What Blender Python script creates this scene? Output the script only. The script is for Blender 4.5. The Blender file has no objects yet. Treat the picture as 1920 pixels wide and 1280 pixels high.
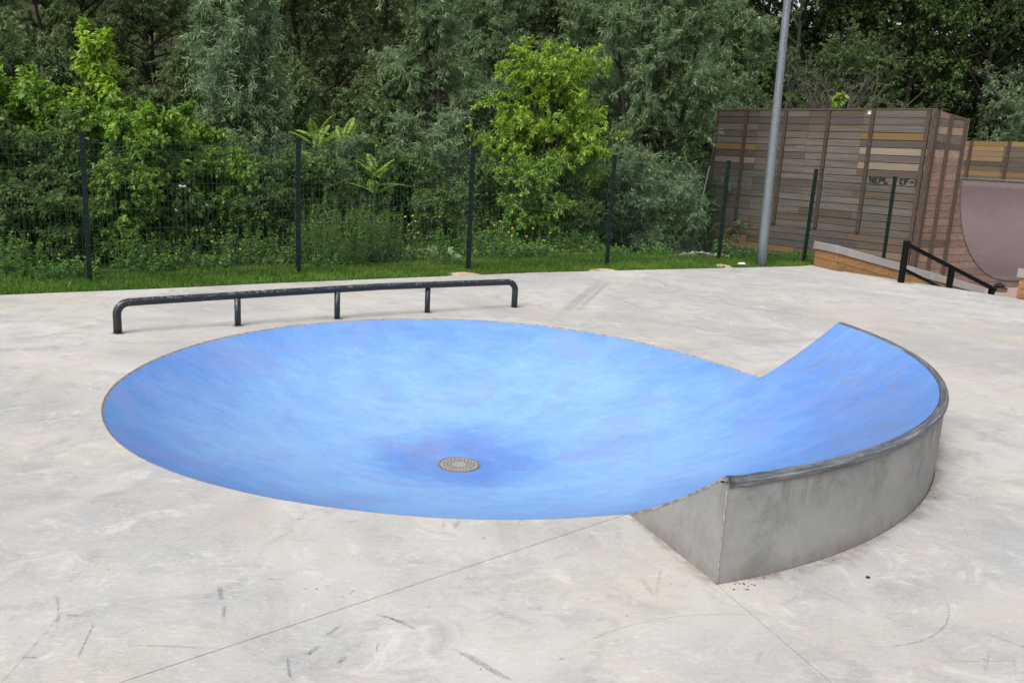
import bpy, bmesh, math, random
import numpy as np
from mathutils import Vector, Matrix
from mathutils.geometry import delaunay_2d_cdt

S = bpy.context.scene
COL = S.collection
R_ = math.radians

# ------------------------------------------------------------------ camera
FPX, TILT, ROLL, EYE = 1605.16, .2151, .0528, 1.65
fwd = np.array([0, math.cos(TILT), -math.sin(TILT)])
_r = np.array([1., 0, 0]); _u = np.cross(_r, fwd)
CR = _r * math.cos(ROLL) + _u * math.sin(ROLL)
CU = -_r * math.sin(ROLL) + _u * math.cos(ROLL)
cam = bpy.data.cameras.new("camera")
cam.sensor_width = 36; cam.lens = FPX / 1920 * 36; cam.clip_end = 600; cam.clip_start = .05
co = bpy.data.objects.new("camera", cam); COL.objects.link(co)
co.matrix_world = Matrix(((CR[0], CU[0], -fwd[0], 0), (CR[1], CU[1], -fwd[1], 0), (CR[2], CU[2], -fwd[2], EYE), (0, 0, 0, 1)))
S.camera = co

# ------------------------------------------------------------------ sky, sun, exposure (bright overcast)
SUN_EL, SUN_AZ = R_(50), R_(-148)          # high, from the left and a little behind the camera (0 = +Y, clockwise)
w = bpy.data.worlds.new("World"); S.world = w; w.use_nodes = True
nt = w.node_tree; nt.nodes.clear()
sky = nt.nodes.new("ShaderNodeTexSky"); sky.sky_type = 'NISHITA'; sky.sun_disc = False
sky.sun_elevation = SUN_EL; sky.sun_rotation = SUN_AZ; sky.dust_density = 4; sky.air_density = 1.0; sky.ozone_density = 1
hs = nt.nodes.new("ShaderNodeHueSaturation"); hs.inputs['Saturation'].default_value = .22
bg = nt.nodes.new("ShaderNodeBackground"); bg.inputs['Strength'].default_value = .10
wo = nt.nodes.new("ShaderNodeOutputWorld")
nt.links.new(sky.outputs[0], hs.inputs['Color']); nt.links.new(hs.outputs[0], bg.inputs[0]); nt.links.new(bg.outputs[0], wo.inputs[0])
sl = bpy.data.lights.new("sun", 'SUN'); sl.energy = 1.5; sl.angle = R_(34); sl.color = (1, .97, .93)
so = bpy.data.objects.new("sun", sl); COL.objects.link(so)
sd = Vector((math.sin(SUN_AZ) * math.cos(SUN_EL), math.cos(SUN_AZ) * math.cos(SUN_EL), math.sin(SUN_EL)))
so.rotation_euler = sd.to_track_quat('Z', 'Y').to_euler(); so.location = (0, 0, 30)
vs = S.view_settings
vs.view_transform = 'Standard'; vs.look = 'None'; vs.gamma = 1; vs.use_curve_mapping = False
vs.exposure = 0.85

# ------------------------------------------------------------------ helpers
def ray(x, y):
    return fwd * FPX + CR * (x - 960) + CU * (640 - y)
def G(x, y, z=0.):                      # point at height z seen at a photograph pixel
    d = ray(x, y); t = (z - EYE) / d[2]
    return np.array([d[0] * t, d[1] * t, z])
def at(px, Y, z=0.):                    # point at distance Y ahead, in the direction of photograph column px
    hy = 288.8 + (px - 960) * .05285
    d = ray(px, hy)
    return np.array([d[0] / d[1] * Y, Y, z])
def top_z(px, py, Y):                   # height seen at pixel (px,py) at distance Y
    d = ray(px, py); return EYE + d[2] / d[1] * Y

def tag(o, label=None, cat=None, group=None, kind=None):
    if label: o['label'] = label
    if cat: o['category'] = cat
    if group: o['group'] = group
    if kind: o['kind'] = kind
    return o
def thing(name, label, cat, loc=(0, 0, 0), group=None):
    o = bpy.data.objects.new(name, None); COL.objects.link(o); o.location = loc
    o.empty_display_size = .2
    return tag(o, label, cat, group)
def link(name, me, parent=None, loc=(0, 0, 0)):
    o = bpy.data.objects.new(name, me); COL.objects.link(o); o.location = loc
    if parent: o.parent = parent
    return o
def np_mesh(name, V, F, mats, smooth=False, attr=None):
    """V (n,3); F (m,k) quads or tris as an int array"""
    me = bpy.data.meshes.new(name)
    V = np.ascontiguousarray(V, np.float32); F = np.ascontiguousarray(F, np.int32)
    me.vertices.add(len(V)); me.vertices.foreach_set('co', V.ravel())
    k = F.shape[1]
    me.loops.add(F.size); me.loops.foreach_set('vertex_index', F.ravel())
    me.polygons.add(len(F)); me.polygons.foreach_set('loop_start', np.arange(len(F), dtype=np.int32) * k)
    for m in (mats if isinstance(mats, (list, tuple)) else [mats]): me.materials.append(m)
    if smooth: me.polygons.foreach_set('use_smooth', np.ones(len(F), bool))
    if attr is not None:
        a = me.attributes.new('tone', 'FLOAT', 'FACE'); a.data.foreach_set('value', np.ascontiguousarray(attr, np.float32))
    me.update(calc_edges=True)
    return me
def py_mesh(name, V, F, mat, smooth=False):
    me = bpy.data.meshes.new(name); me.from_pydata([tuple(map(float, v)) for v in V], [], F); me.materials.append(mat)
    if smooth:
        for p in me.polygons: p.use_smooth = True
    me.update(); return me
def bm_obj(name, bm, mat, parent=None, loc=(0, 0, 0), smooth=False):
    me = bpy.data.meshes.new(name); bmesh.ops.recalc_face_normals(bm, faces=bm.faces[:]); bm.to_mesh(me); bm.free(); me.materials.append(mat)
    if smooth:
        for p in me.polygons: p.use_smooth = True
    if parent is not None:
        me.transform(Matrix.Translation(-Vector(parent_loc(parent))))
    return link(name, me, parent, loc)
def parent_loc(p):
    v = Vector(p.location)
    while p.parent: p = p.parent; v += p.location
    return v
def tube(path, r, n=10, cap=True):
    """tube round a polyline, radius constant or per point; returns V,F"""
    P = np.array(path, float); m = len(P)
    rr = np.full(m, r) if np.isscalar(r) else np.array(r)
    T = np.gradient(P, axis=0); T /= np.linalg.norm(T, axis=1)[:, None]
    a = np.array([0, 0, 1.]) if abs(T[0, 2]) < .9 else np.array([1., 0, 0])
    V = []; N = np.cross(T[0], a); N /= np.linalg.norm(N)
    for i in range(m):
        N = N - T[i] * (N @ T[i]); N /= np.linalg.norm(N); B = np.cross(T[i], N)
        for k in range(n):
            q = 2 * math.pi * k / n; V.append(P[i] + rr[i] * (N * math.cos(q) + B * math.sin(q)))
    F = []
    for i in range(m - 1):
        for k in range(n):
            F.append((i * n + k, i * n + (k + 1) % n, (i + 1) * n + (k + 1) % n, (i + 1) * n + k))
    if cap: F += [tuple(range(n))[::-1], tuple((m - 1) * n + k for k in range(n))]
    return V, F
def tube_obj(name, path, r, mat, parent, n=10):
    V, F = tube(path, r, n); base = np.array(parent_loc(parent)) if parent else 0
    return link(name, py_mesh(name, np.array(V) - base, F, mat, True), parent)
def box_geo(c, ax, ay, az):
    c, ax, ay, az = [np.array(q, float) for q in (c, ax, ay, az)]
    V = [c + sx * ax + sy * ay + sz * az for sx in (-1, 1) for sy in (-1, 1) for sz in (-1, 1)]
    F = [(0, 1, 3, 2), (4, 6, 7, 5), (0, 4, 5, 1), (2, 3, 7, 6), (0, 2, 6, 4), (1, 5, 7, 3)]
    return V, F
def bevel_obj(name, V, F, mat, parent, w_=.004, seg=1):
    bm = bmesh.new(); vs_ = [bm.verts.new(tuple(v)) for v in V]
    for f in F: bm.faces.new([vs_[i] for i in f])
    bmesh.ops.recalc_face_normals(bm, faces=bm.faces[:])
    if w_: bmesh.ops.bevel(bm, geom=bm.edges[:], offset=w_, segments=seg, affect='EDGES', profile=.5)
    return bm_obj(name, bm, mat, parent)
def box_obj(name, c, ax, ay, az, mat, parent, w_=.004):
    V, F = box_geo(c, ax, ay, az); return bevel_obj(name, V, F, mat, parent, w_)

# ------------------------------------------------------------------ material helpers
class M:
    def __init__(s, name):
        s.m = bpy.data.materials.new(name); s.m.use_nodes = True; s.t = s.m.node_tree; s.t.nodes.clear()
        s.out = s.t.nodes.new("ShaderNodeOutputMaterial")
        s.b = s.t.nodes.new("ShaderNodeBsdfPrincipled"); s.l(s.b.outputs[0], s.out.inputs[0])
        s.co = s.t.nodes.new("ShaderNodeTexCoord").outputs['Object']
    def l(s, a, b): s.t.links.new(a, b)
    def n(s, typ, **k):
        x = s.t.nodes.new(typ)
        for a, v in k.items(): setattr(x, a, v)
        return x
    def set(s, inp, v):
        if isinstance(v, bpy.types.NodeSocket): s.l(v, inp)
        else:
            if isinstance(v, tuple) and len(v) == 3 and inp.type == 'RGBA': v = v + (1,)
            inp.default_value = v
    def noise(s, scale, detail=4, rough=.55, vec=None, dist=0, sc=None, rot=None):
        v = vec or s.co
        if sc or rot:
            mp = s.n("ShaderNodeMapping"); s.l(v, mp.inputs[0])
            if sc: mp.inputs['Scale'].default_value = sc
            if rot: mp.inputs['Rotation'].default_value = rot
            v = mp.outputs[0]
        x = s.n("ShaderNodeTexNoise"); s.l(v, x.inputs['Vector'])
        x.inputs['Scale'].default_value = scale; x.inputs['Detail'].default_value = detail
        x.inputs['Roughness'].default_value = rough; x.inputs['Distortion'].default_value = dist
        return x.outputs['Fac']
    def rng(s, v, a, b, c=0., d=1., smooth=True):
        x = s.n("ShaderNodeMapRange"); x.interpolation_type = 'SMOOTHSTEP' if smooth else 'LINEAR'
        s.set(x.inputs[0], v); x.inputs[1].default_value = a; x.inputs[2].default_value = b; x.inputs[3].default_value = c; x.inputs[4].default_value = d
        return x.outputs[0]
    def math(s, op, a, b=0., c=None):
        x = s.n("ShaderNodeMath", operation=op); s.set(x.inputs[0], a); s.set(x.inputs[1], b)
        if c is not None: s.set(x.inputs[2], c)
        return x.outputs[0]
    def mix(s, f, a, b, mode='MIX'):
        x = s.n("ShaderNodeMix", data_type='RGBA', blend_type=mode); s.set(x.inputs[0], f); s.set(x.inputs[6], a); s.set(x.inputs[7], b)
        return x.outputs[2]
    def ramp(s, f, stops):
        x = s.n("ShaderNodeValToRGB"); s.set(x.inputs[0], f); e = x.color_ramp.elements
        while len(e) < len(stops): e.new(.5)
        for q, (p, c) in zip(e, stops): q.position = p; q.color = tuple(c) + (1,)
        return x.outputs[0]
    def bump(s, h, strength=.3, dist=.01):
        x = s.n("ShaderNodeBump"); s.set(x.inputs['Height'], h); x.inputs['Strength'].default_value = strength; x.inputs['Distance'].default_value = dist
        s.l(x.outputs[0], s.b.inputs['Normal'])
    def fin(s, col, rough=.8, metal=0., spec=.3):
        s.set(s.b.inputs['Base Color'], col); s.set(s.b.inputs['Roughness'], rough); s.set(s.b.inputs['Metallic'], metal)
        s.b.inputs['Specular IOR Level'].default_value = spec
        return s.m
    def sep(s, v=None):
        x = s.n("ShaderNodeSeparateXYZ"); s.l(v or s.co, x.inputs[0]); return x.outputs
    def comb(s, x, y, z):
        q = s.n("ShaderNodeCombineXYZ"); s.set(q.inputs[0], x); s.set(q.inputs[1], y); s.set(q.inputs[2], z); return q.outputs[0]

def concrete_mat(name, base, warm, grey, pink, wear=1.):
    m = M(name)
    dk = lambda c, k: tuple(min(.85, q * k) for q in c)
    a = m.rng(m.noise(.45, 7, .65, dist=.8), .38, .62)
    c = m.mix(a, grey, base)
    c = m.mix(m.math('MULTIPLY', m.rng(m.noise(.8, 6, .65, sc=(1, 1.5, 1), rot=(0, 0, .6), dist=.5), .48, .68), .8), c, warm)
    c = m.mix(m.math('MULTIPLY', m.rng(m.noise(1.7, 7, .72, dist=.4), .47, .68), .65), c, pink)
    c = m.mix(m.math('MULTIPLY', m.rng(m.noise(2.3, 8, .72, dist=1.5), .46, .70), .68 * wear), c, dk(grey, .78))
    c = m.mix(m.math('MULTIPLY', m.rng(m.noise(3.7, 8, .78, dist=1.0), .53, .66), .55), c, dk(base, 1.24))
    # smeared trowel marks in two directions, several widths
    for sc_, st, rot, lo, hi, k, col in ((5., 4, -.30, .50, .72, .34, dk(grey, .76)), (11., 3.5, .25, .53, .68, .42, dk(base, 1.25)), (9., 7, .85, .58, .74, .34, dk(pink, .68)), (19., 5, -.55, .55, .70, .40, dk(grey, .66)), (30., 3, .1, .54, .70, .34, dk(warm, .62)), (16., 4, 1.3, .60, .72, .35, (.33, .22, .17))):
        q = m.rng(m.noise(sc_, 5, .68, sc=(1, st, 1), rot=(0, 0, rot), dist=.9), lo, hi)
        q = m.math('MULTIPLY', q, m.rng(m.noise(1.3 + sc_ * .07, 4, .6), .38, .62))
        c = m.mix(m.math('MULTIPLY', q, k * wear), c, col)
    c = m.mix(m.math('MULTIPLY', m.rng(m.noise(48, 6, .8), .50, .66), .35), c, dk(base, 1.25))
    c = m.mix(m.math('MULTIPLY', m.rng(m.noise(.33, 6, .65, dist=.6), .46, .64), .34), c, (.40, .345, .305))
    sp = m.rng(m.noise(75, 4, .7), .60, .72)
    c = m.mix(m.math('MULTIPLY', sp, .45), c, dk(grey, .55))
    c = m.mix(m.math('MULTIPLY', m.rng(m.noise(9, 3, .6), .735, .75), .6), c, (.10, .075, .06))
    g = m.n("ShaderNodeVectorMath", operation='ADD')
    m.bump(m.math('ADD', m.noise(110, 4, .7), m.math('MULTIPLY', m.noise(14, 5, .65, sc=(1, 3, 1), rot=(0, 0, -.3)), 1.6)), .3, .004)
    return m.fin(c, m.rng(m.noise(2, 4), .3, .7, .62, .82), spec=.3)

MAT = {}
MAT['slab'] = concrete_mat('pale_concrete', (.470, .460, .442), (.468, .435, .385), (.345, .347, .349), (.435, .388, .360))
MAT['pink_ground'] = concrete_mat('pink_concrete', (.36, .25, .20), (.38, .27, .21), (.30, .23, .20), (.36, .24, .19), .4)
def _():
    m = M('joint_dirt'); return m.fin(m.mix(m.noise(14), (.30, .26, .215), (.40, .365, .32)), .95)
MAT['joint'] = _()
def _():
    m = M('grey_wall_concrete')
    c = m.mix(m.rng(m.noise(1.5, 8, .7, dist=.2), .36, .64), (.205, .205, .20), (.275, .274, .268))
    c = m.mix(m.math('MULTIPLY', m.rng(m.noise(22, 6, .8), .45, .65), .3), c, (.33, .328, .32))
    c = m.mix(m.math('MULTIPLY', m.rng(m.noise(2.6, 8, .78, dist=.25), .48, .66), .75), c, (.150, .149, .145))
    c = m.mix(m.math('MULTIPLY', m.rng(m.noise(70, 3, .6), .66, .70), .6), c, (.09, .088, .085))
    c = m.mix(m.math('MULTIPLY', m.rng(m.noise(1.1, 7, .7), .52, .66), .5), c, (.31, .305, .29))
    z = m.sep()[2]
    run = m.rng(m.noise(7, 4, .6, sc=(1, 1, .12)), .52, .68)
    c = m.mix(m.math('MULTIPLY', m.math('MULTIPLY', run, m.rng(z, .22, .42)), .75), c, (.09, .088, .085))
    c = m.mix(m.math('MULTIPLY', m.rng(m.noise(3, 5, .7), .6, .7), .45), c, (.36, .30, .25))
    dirt = m.math('MULTIPLY', m.rng(z, .10, .0), m.rng(m.noise(5, 5, .7), .35, .6))
    c = m.mix(m.math('MULTIPLY', dirt, .6), c, (.17, .14, .11))
    m.bump(m.math('ADD', m.noise(80, 4, .7), m.noise(12, 4, .6)), .2, .004)
    return m.fin(c, .85)
MAT['wall'] = _()
def _():
    m = M('chipped_edge_concrete'); return m.fin(m.mix(m.rng(m.noise(25, 5, .7), .4, .6), (.33, .30, .26), (.17, .16, .15)), .9)
MAT['edge'] = _()
BC = np.array([-.3375, 6.0514])
def _():
    m = M('blue_paint')
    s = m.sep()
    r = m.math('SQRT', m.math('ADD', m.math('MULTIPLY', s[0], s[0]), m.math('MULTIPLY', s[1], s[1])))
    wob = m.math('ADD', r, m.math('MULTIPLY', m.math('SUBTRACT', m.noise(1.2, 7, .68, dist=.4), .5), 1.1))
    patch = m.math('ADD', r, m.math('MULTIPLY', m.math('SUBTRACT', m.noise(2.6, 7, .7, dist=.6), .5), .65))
    # paint worn paler towards the middle; deeper blue by the rim and in a ragged patch round the drain
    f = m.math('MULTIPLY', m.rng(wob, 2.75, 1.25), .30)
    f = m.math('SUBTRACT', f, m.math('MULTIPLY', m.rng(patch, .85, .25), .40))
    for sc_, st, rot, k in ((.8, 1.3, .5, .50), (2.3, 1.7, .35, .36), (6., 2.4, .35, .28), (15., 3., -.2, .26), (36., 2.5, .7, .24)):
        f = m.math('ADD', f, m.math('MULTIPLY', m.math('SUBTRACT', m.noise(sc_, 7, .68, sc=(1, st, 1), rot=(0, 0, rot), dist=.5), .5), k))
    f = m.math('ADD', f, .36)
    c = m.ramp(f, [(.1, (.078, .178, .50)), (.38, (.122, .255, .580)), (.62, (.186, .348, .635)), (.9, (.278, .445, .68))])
    # lavender fade, grey dirt, fine wheel marks, pale chalk chips, dark specks
    c = m.mix(m.math('MULTIPLY', m.rng(m.noise(1.6, 7, .72, dist=.7), .48, .66), .6), c, (.20, .262, .54))
    c = m.mix(m.math('MULTIPLY', m.rng(m.noise(3.2, 8, .78, dist=1.2, sc=(1, 2, 1), rot=(0, 0, .3)), .55, .72), .38), c, (.20, .225, .33))
    d1 = m.math('MULTIPLY', m.rng(patch, .85, .35), m.rng(m.noise(5, 8, .78, dist=.8), .48, .66))
    d2 = m.math('MULTIPLY', m.math('MULTIPLY', m.rng(wob, 2.4, 2.8), m.rng(r, 3.1, 2.9)), m.rng(m.noise(6, 8, .8, sc=(1, 1.8, 1), dist=1.), .42, .62))
    c = m.mix(m.math('MULTIPLY', m.math('ADD', d1, d2), .42), c, (.19, .185, .215))
    for sc_, st, rot, lo, hi, k, col in ((8., 26, .3, .66, .72, .4, (.15, .18, .30)), (10., 30, -.7, .66, .72, .4, (.14, .17, .28)), (12., 24, 1.2, .67, .73, .3, (.36, .46, .60)), (7., 30, .95, .67, .72, .35, (.16, .18, .28))):
        c = m.mix(m.math('MULTIPLY', m.rng(m.noise(sc_, 3, .6, sc=(1, st, 1), rot=(0, 0, rot), dist=1.4), lo, hi), k), c, col)
    c = m.mix(m.math('MULTIPLY', m.rng(m.noise(30, 3, .6), .71, .74), .7), c, (.06, .07, .12))
    c = m.mix(m.math('MULTIPLY', m.rng(m.noise(9, 8, .82, dist=1), .62, .72), .4), c, (.40, .50, .60))
    m.bump(m.math('ADD', m.noise(90, 4, .7), m.math('MULTIPLY', m.noise(11, 5, .65, sc=(1, 3, 1), rot=(0, 0, .35)), 1.3)), .3, .004)
    return m.fin(c, m.rng(f, .2, .8, .72, .9), spec=.2)
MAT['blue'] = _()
def _():
    m = M('worn_coping_steel')
    s = m.sep(); ang = m.math('ARCTAN2', s[1], s[0])
    r = m.math('SQRT', m.math('ADD', m.math('MULTIPLY', s[0], s[0]), m.math('MULTIPLY', s[1], s[1])))
    v = m.comb(m.math('MULTIPLY', ang, 9.), m.math('MULTIPLY', r, 140.), m.math('MULTIPLY', s[2], 120.))
    f = m.noise(1.0, 6, .7, vec=v)
    c = m.ramp(f, [(.28, (.035, .040, .048)), (.46, (.085, .095, .11)), (.57, (.18, .19, .205)), (.66, (.42, .43, .44))])
    c = m.mix(m.math('MULTIPLY', m.rng(m.noise(5, 5, .7), .5, .65), .5), c, (.20, .195, .19))
    m.bump(f, .25, .004)
    return m.fin(c, .5, .25, .5)
MAT['coping'] = _()
def _():
    m = M('black_rail_paint')
    ch = m.math('MULTIPLY', m.rng(m.noise(48, 6, .75, sc=(1, 1, 1.6)), .60, .66), m.rng(m.noise(5, 3), .45, .62))
    up = m.rng(m.sep(m.n("ShaderNodeNewGeometry").outputs['Normal'])[2], .1, .85)
    wear = m.math('MULTIPLY', m.rng(m.noise(34, 7, .8), .50, .66), up)
    c = m.mix(m.math('MAXIMUM', ch, m.math('MULTIPLY', wear, .8)), (.012, .015, .019), (.34, .36, .38))
    m.bump(m.noise(60, 4), .15, .002)
    return m.fin(c, m.rng(wear, 0, 1, .38, .5), 0, .5)
MAT['rail'] = _()
def flat(name, col, rough=.6, metal=0., spec=.4, var=.25, sc=12):
    m = M(name); c = m.mix(m.noise(sc, 5, .65), tuple(q * (1 - var) for q in col), tuple(min(1, q * (1 + var)) for q in col))
    return m.fin(c, rough, metal, spec)
MAT['fence'] = flat('green_fence_coating', (.0035, .016, .0125), .6, 0, .2)
MAT['wire'] = flat('green_wire_coating', (.014, .046, .035), .6, 0, .3)
MAT['drain'] = flat('cast_drain_metal', (.30, .295, .275), .7, .1, .3, .3, 40)
MAT['dark'] = flat('black_and_shade', (.015, .014, .013), .9)  # near-black; also painted shade under the drain holes and behind the boards
MAT['rust'] = flat('dull_rim', (.19, .165, .145), .85, 0, .2, .4, 50)
def _():
    m = M('galvanised_steel')
    v = m.n("ShaderNodeTexVoronoi"); v.inputs['Scale'].default_value = 26; m.l(m.co, v.inputs['Vector'])
    c = m.mix(m.noise(9, 4), (.105, .125, .145), (.165, .19, .21)); c = m.mix(m.math('MULTIPLY', m.rng(m.noise(40, 4, .7), .4, .65), .5), c, (.26, .285, .305))
    c = m.mix(m.math('MULTIPLY', m.rng(m.noise(14, 5, .7, sc=(1, 1, .3)), .55, .7), .35), c, (.20, .20, .20))
    return m.fin(c, .55, .35, .4)
MAT['galv'] = _()
def wood_mat(name, c1, c2, weather=(.2, .19, .18), wf=.4):
    m = M(name)
    oi = m.n("ShaderNodeObjectInfo")
    v = m.n("ShaderNodeVectorMath", operation='ADD'); m.l(m.co, v.inputs[0])
    rv = m.n("ShaderNodeVectorMath", operation='SCALE'); m.l(oi.outputs['Random'], rv.inputs['Scale']); rv.inputs[0].default_value = (37, 17, 29); m.l(rv.outputs[0], v.inputs[1])
    g = m.noise(3.0, 6, .65, vec=v.outputs[0], sc=(.7, 6, 9), dist=.5)
    c = m.mix(m.rng(g, .3, .7), c1, c2)
    c = m.mix(m.math('MULTIPLY', m.rng(m.noise(1.6, 5, .7, vec=v.outputs[0]), .45, .7), wf), c, weather)
    c = m.mix(m.math('MULTIPLY', m.rng(m.noise(7, 3, .6, vec=v.outputs[0], sc=(1, 2, 3)), .66, .72), .7), c, tuple(q * .3 for q in c1))
    hv = m.n("ShaderNodeHueSaturation"); m.l(c, hv.inputs['Color']); m.l(m.rng(oi.outputs['Random'], 0, 1, .84, 1.14, False), hv.inputs['Value'])
    m.bump(g, .35, .004)
    return m.fin(hv.outputs[0], .85, 0, .2)
MAT['w_grey'] = wood_mat('grey_weathered_wood', (.070, .058, .049), (.165, .141, .121), (.17, .158, .148), .55)
MAT['w_brown'] = wood_mat('brown_wood', (.070, .050, .037), (.145, .107, .080), (.135, .115, .10), .5)
MAT['w_dark'] = wood_mat('dark_wood', (.058, .048, .043), (.105, .088, .078), (.12, .108, .1))
MAT['w_gold'] = wood_mat('golden_wood', (.16, .098, .042), (.25, .16, .072), (.15, .115, .08), .4)
MAT['w_pale'] = wood_mat('pale_wood', (.19, .15, .11), (.28, .225, .17), (.19, .165, .145), .5)
MAT['w_rose'] = wood_mat('reddish_wood', (.150, .100, .075), (.255, .180, .142), (.20, .16, .14), .4)
MAT['w_stud'] = wood_mat('stud_wood', (.050, .035, .027), (.095, .068, .053), (.09, .075, .063), .4)
MAT['w_ledge'] = wood_mat('orange_ledge_wood', (.21, .105, .045), (.36, .20, .092), (.24, .16, .10), .3)
MAT['ramp_sheet'] = flat('purple_grey_riding_sheet', (.112, .082, .084), .6, 0, .3, .25, 2)
MAT['cap'] = concrete_mat('ledge_cap_concrete', (.30, .285, .28), (.33, .31, .30), (.24, .235, .235), (.30, .26, .25), .8)
MAT['strut'] = flat('dull_strut_steel', (.075, .08, .08), .6, .2, .3)
MAT['hrail'] = flat('black_handrail_paint', (.004, .0045, .005), .6, 0, .15)
MAT['black'] = flat('black_cloth', (.012, .012, .013), .8)
MAT['white'] = flat('white_plastic', (.75, .74, .72), .5, 0, .4, .06)
MAT['red'] = flat('red_print', (.55, .10, .08), .6)
MAT['marker'] = flat('black_marker_ink', (.018, .016, .016), .7)
def _():
    m = M('soil'); c = m.mix(m.noise(3, 6, .7), (.035, .028, .018), (.075, .06, .038)); c = m.mix(m.rng(m.noise(1.1, 6, .7), .45, .6), c, (.03, .05, .015))
    m.bump(m.noise(12, 5), .5, .03); return m.fin(c, .95)
MAT['soil'] = _()
def _():
    m = M('sand'); c = m.mix(m.noise(18, 6, .7), (.28, .19, .12), (.56, .46, .33)); m.bump(m.noise(30, 5), .6, .02); return m.fin(c, .95)
MAT['sand'] = _()
def _():
    m = M('gravel'); c = m.mix(m.noise(30, 4, .7), (.2, .19, .17), (.42, .40, .36)); m.bump(m.noise(40, 5), .8, .03); return m.fin(c, .95)
MAT['gravel'] = _()
def _():
    m = M('bark'); c = m.mix(m.noise(9, 6, .7, sc=(1, 1, .25)), (.022, .021, .015), (.06, .056, .042)); m.bump(m.noise(16, 5, sc=(1, 1, .2)), .6, .02); return m.fin(c, .95)
MAT['bark'] = _()
MAT['deadwood'] = flat('dead_twig', (.085, .075, .065), .9)
MAT['stem'] = flat('green_stem', (.06, .09, .03), .8)

def leaf_mat(name, stops, under=None, trans=.28, rough=.6, spec=.2):
    m = M(name)
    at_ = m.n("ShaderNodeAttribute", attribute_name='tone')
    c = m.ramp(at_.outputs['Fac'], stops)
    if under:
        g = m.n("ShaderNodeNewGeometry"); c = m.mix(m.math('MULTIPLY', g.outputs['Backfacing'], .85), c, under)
    m.fin(c, rough, 0, spec)
    tr = m.n("ShaderNodeBsdfTranslucent"); hv = m.n("ShaderNodeHueSaturation"); m.l(c, hv.inputs['Color']); hv.inputs['Saturation'].default_value = 1.15; hv.inputs['Value'].default_value = 1.3
    m.l(hv.outputs[0], tr.inputs[0])
    mx = m.n("ShaderNodeMixShader"); mx.inputs[0].default_value = trans; m.l(m.b.outputs[0], mx.inputs[1]); m.l(tr.outputs[0], mx.inputs[2]); m.l(mx.outputs[0], m.out.inputs[0])
    return m.m
LM = {}
LM['willow'] = leaf_mat('willow_leaf', [(0, (0.088, 0.150, 0.056)), (.5, (0.160, 0.245, 0.104)), (1, (0.290, 0.395, 0.205))], (0.240, 0.325, 0.200), .30)
LM['silver'] = leaf_mat('silver_willow_leaf', [(0, (0.088, 0.143, 0.060)), (.5, (0.163, 0.247, 0.111)), (1, (0.293, 0.397, 0.215))], (0.280, 0.370, 0.247), .25)
LM['maple'] = leaf_mat('yellow_green_leaf', [(0, (0.125, 0.220, 0.036)), (.5, (0.270, 0.410, 0.070)), (1, (0.480, 0.620, 0.130))], None, .40)
LM['elder'] = leaf_mat('bright_green_leaf', [(0, (0.090, 0.170, 0.034)), (.5, (0.190, 0.320, 0.064)), (1, (0.390, 0.530, 0.130))], None, .37)
LM['shrub'] = leaf_mat('mid_green_leaf', [(0, (0.048, 0.092, 0.022)), (.5, (0.095, 0.165, 0.036)), (1, (0.200, 0.285, 0.075))], (0.15, 0.21, 0.09), .28)
LM['dark'] = leaf_mat('dark_green_leaf', [(0, (0.036, 0.066, 0.020)), (.5, (0.068, 0.115, 0.034)), (1, (0.125, 0.185, 0.062))], None, .2)
LM['olive'] = leaf_mat('olive_green_leaf', [(0, (0.058, 0.102, 0.030)), (.5, (0.105, 0.170, 0.050)), (1, (0.185, 0.258, 0.090))], (0.178, 0.229, 0.125), .27)
LM['grass'] = leaf_mat('grass_blade', [(0, (0.064, 0.135, 0.022)), (.5, (0.108, 0.210, 0.032)), (1, (0.220, 0.285, 0.080))], None, .33)
LM['weed'] = leaf_mat('weed_leaf', [(0, (0.057, 0.143, 0.023)), (.5, (0.100, 0.229, 0.037)), (1, (0.186, 0.358, 0.072))], (0.172, 0.272, 0.114), .3)
LM['pale'] = leaf_mat('pale_broad_leaf', [(0, (0.11, 0.21, 0.09)), (1, (0.20, 0.33, 0.16))], None, .3)
LM['yellow'] = flat('yellow_petal', (.55, .46, .05), .6)
LM['cream'] = flat('white_petal', (.6, .58, .5), .7)

# ------------------------------------------------------------------ the setting: slab, terrain, lower pavement
def edge_poly(pts):
    return [tuple(p) for p in pts]
EDGE = [(-13, 3.2), (-5.173, 8.463), (-3.914, 9.32), (-2.946, 10.047), (.255, 12.266), (1.243, 12.833), (4.952, 14.937), (5.246, 15.209)]
SLAB = EDGE + [(5.402, 14.554), (6.017, 13.348), (6.62, 12.95), (7.257, 12.131), (9.1, 9.85), (12.0, 6.2), (13, -5), (-13, -5)]
RIM = [(-171.4, 2.367), (-160.7, 2.384), (-150.6, 2.394), (-137.1, 2.409), (-130.6, 2.410), (-122, 2.399), (-115.4, 2.385), (-105.9, 2.375), (-100.1, 2.366), (-94.3, 2.371), (-85, 2.382), (-77.5, 2.390), (-71.6, 2.393), (-67.1, 2.405),
       (15.4, 2.449), (21.4, 2.375), (37.8, 2.335), (55, 2.355), (71.9, 2.415), (90, 2.432), (110.2, 2.426), (133.7, 2.390), (148.5, 2.384), (162.7, 2.362), (177.8, 2.357)]
_ra = np.array([a for a, r in RIM]); _rr = np.array([r for a, r in RIM])
_A = np.concatenate([_ra - 360, _ra, _ra + 360]); _B = np.tile(_rr, 3)
def rim(a):
    # smoothed rim radius, kept exact at the two corners of the raised bank
    v = np.mean([np.interp(a + k, _A, _B) for k in (-6, -3, 0, 3, 6)])
    e = np.interp(a, _A, _B); d = min(abs(a + 67.1), abs(a - 15.4)); wgt = min(1, d / 8)
    return v * wgt + e * (1 - wgt)
A0, A1, ROUT = -67.1, 15.4, 3.12
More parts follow.
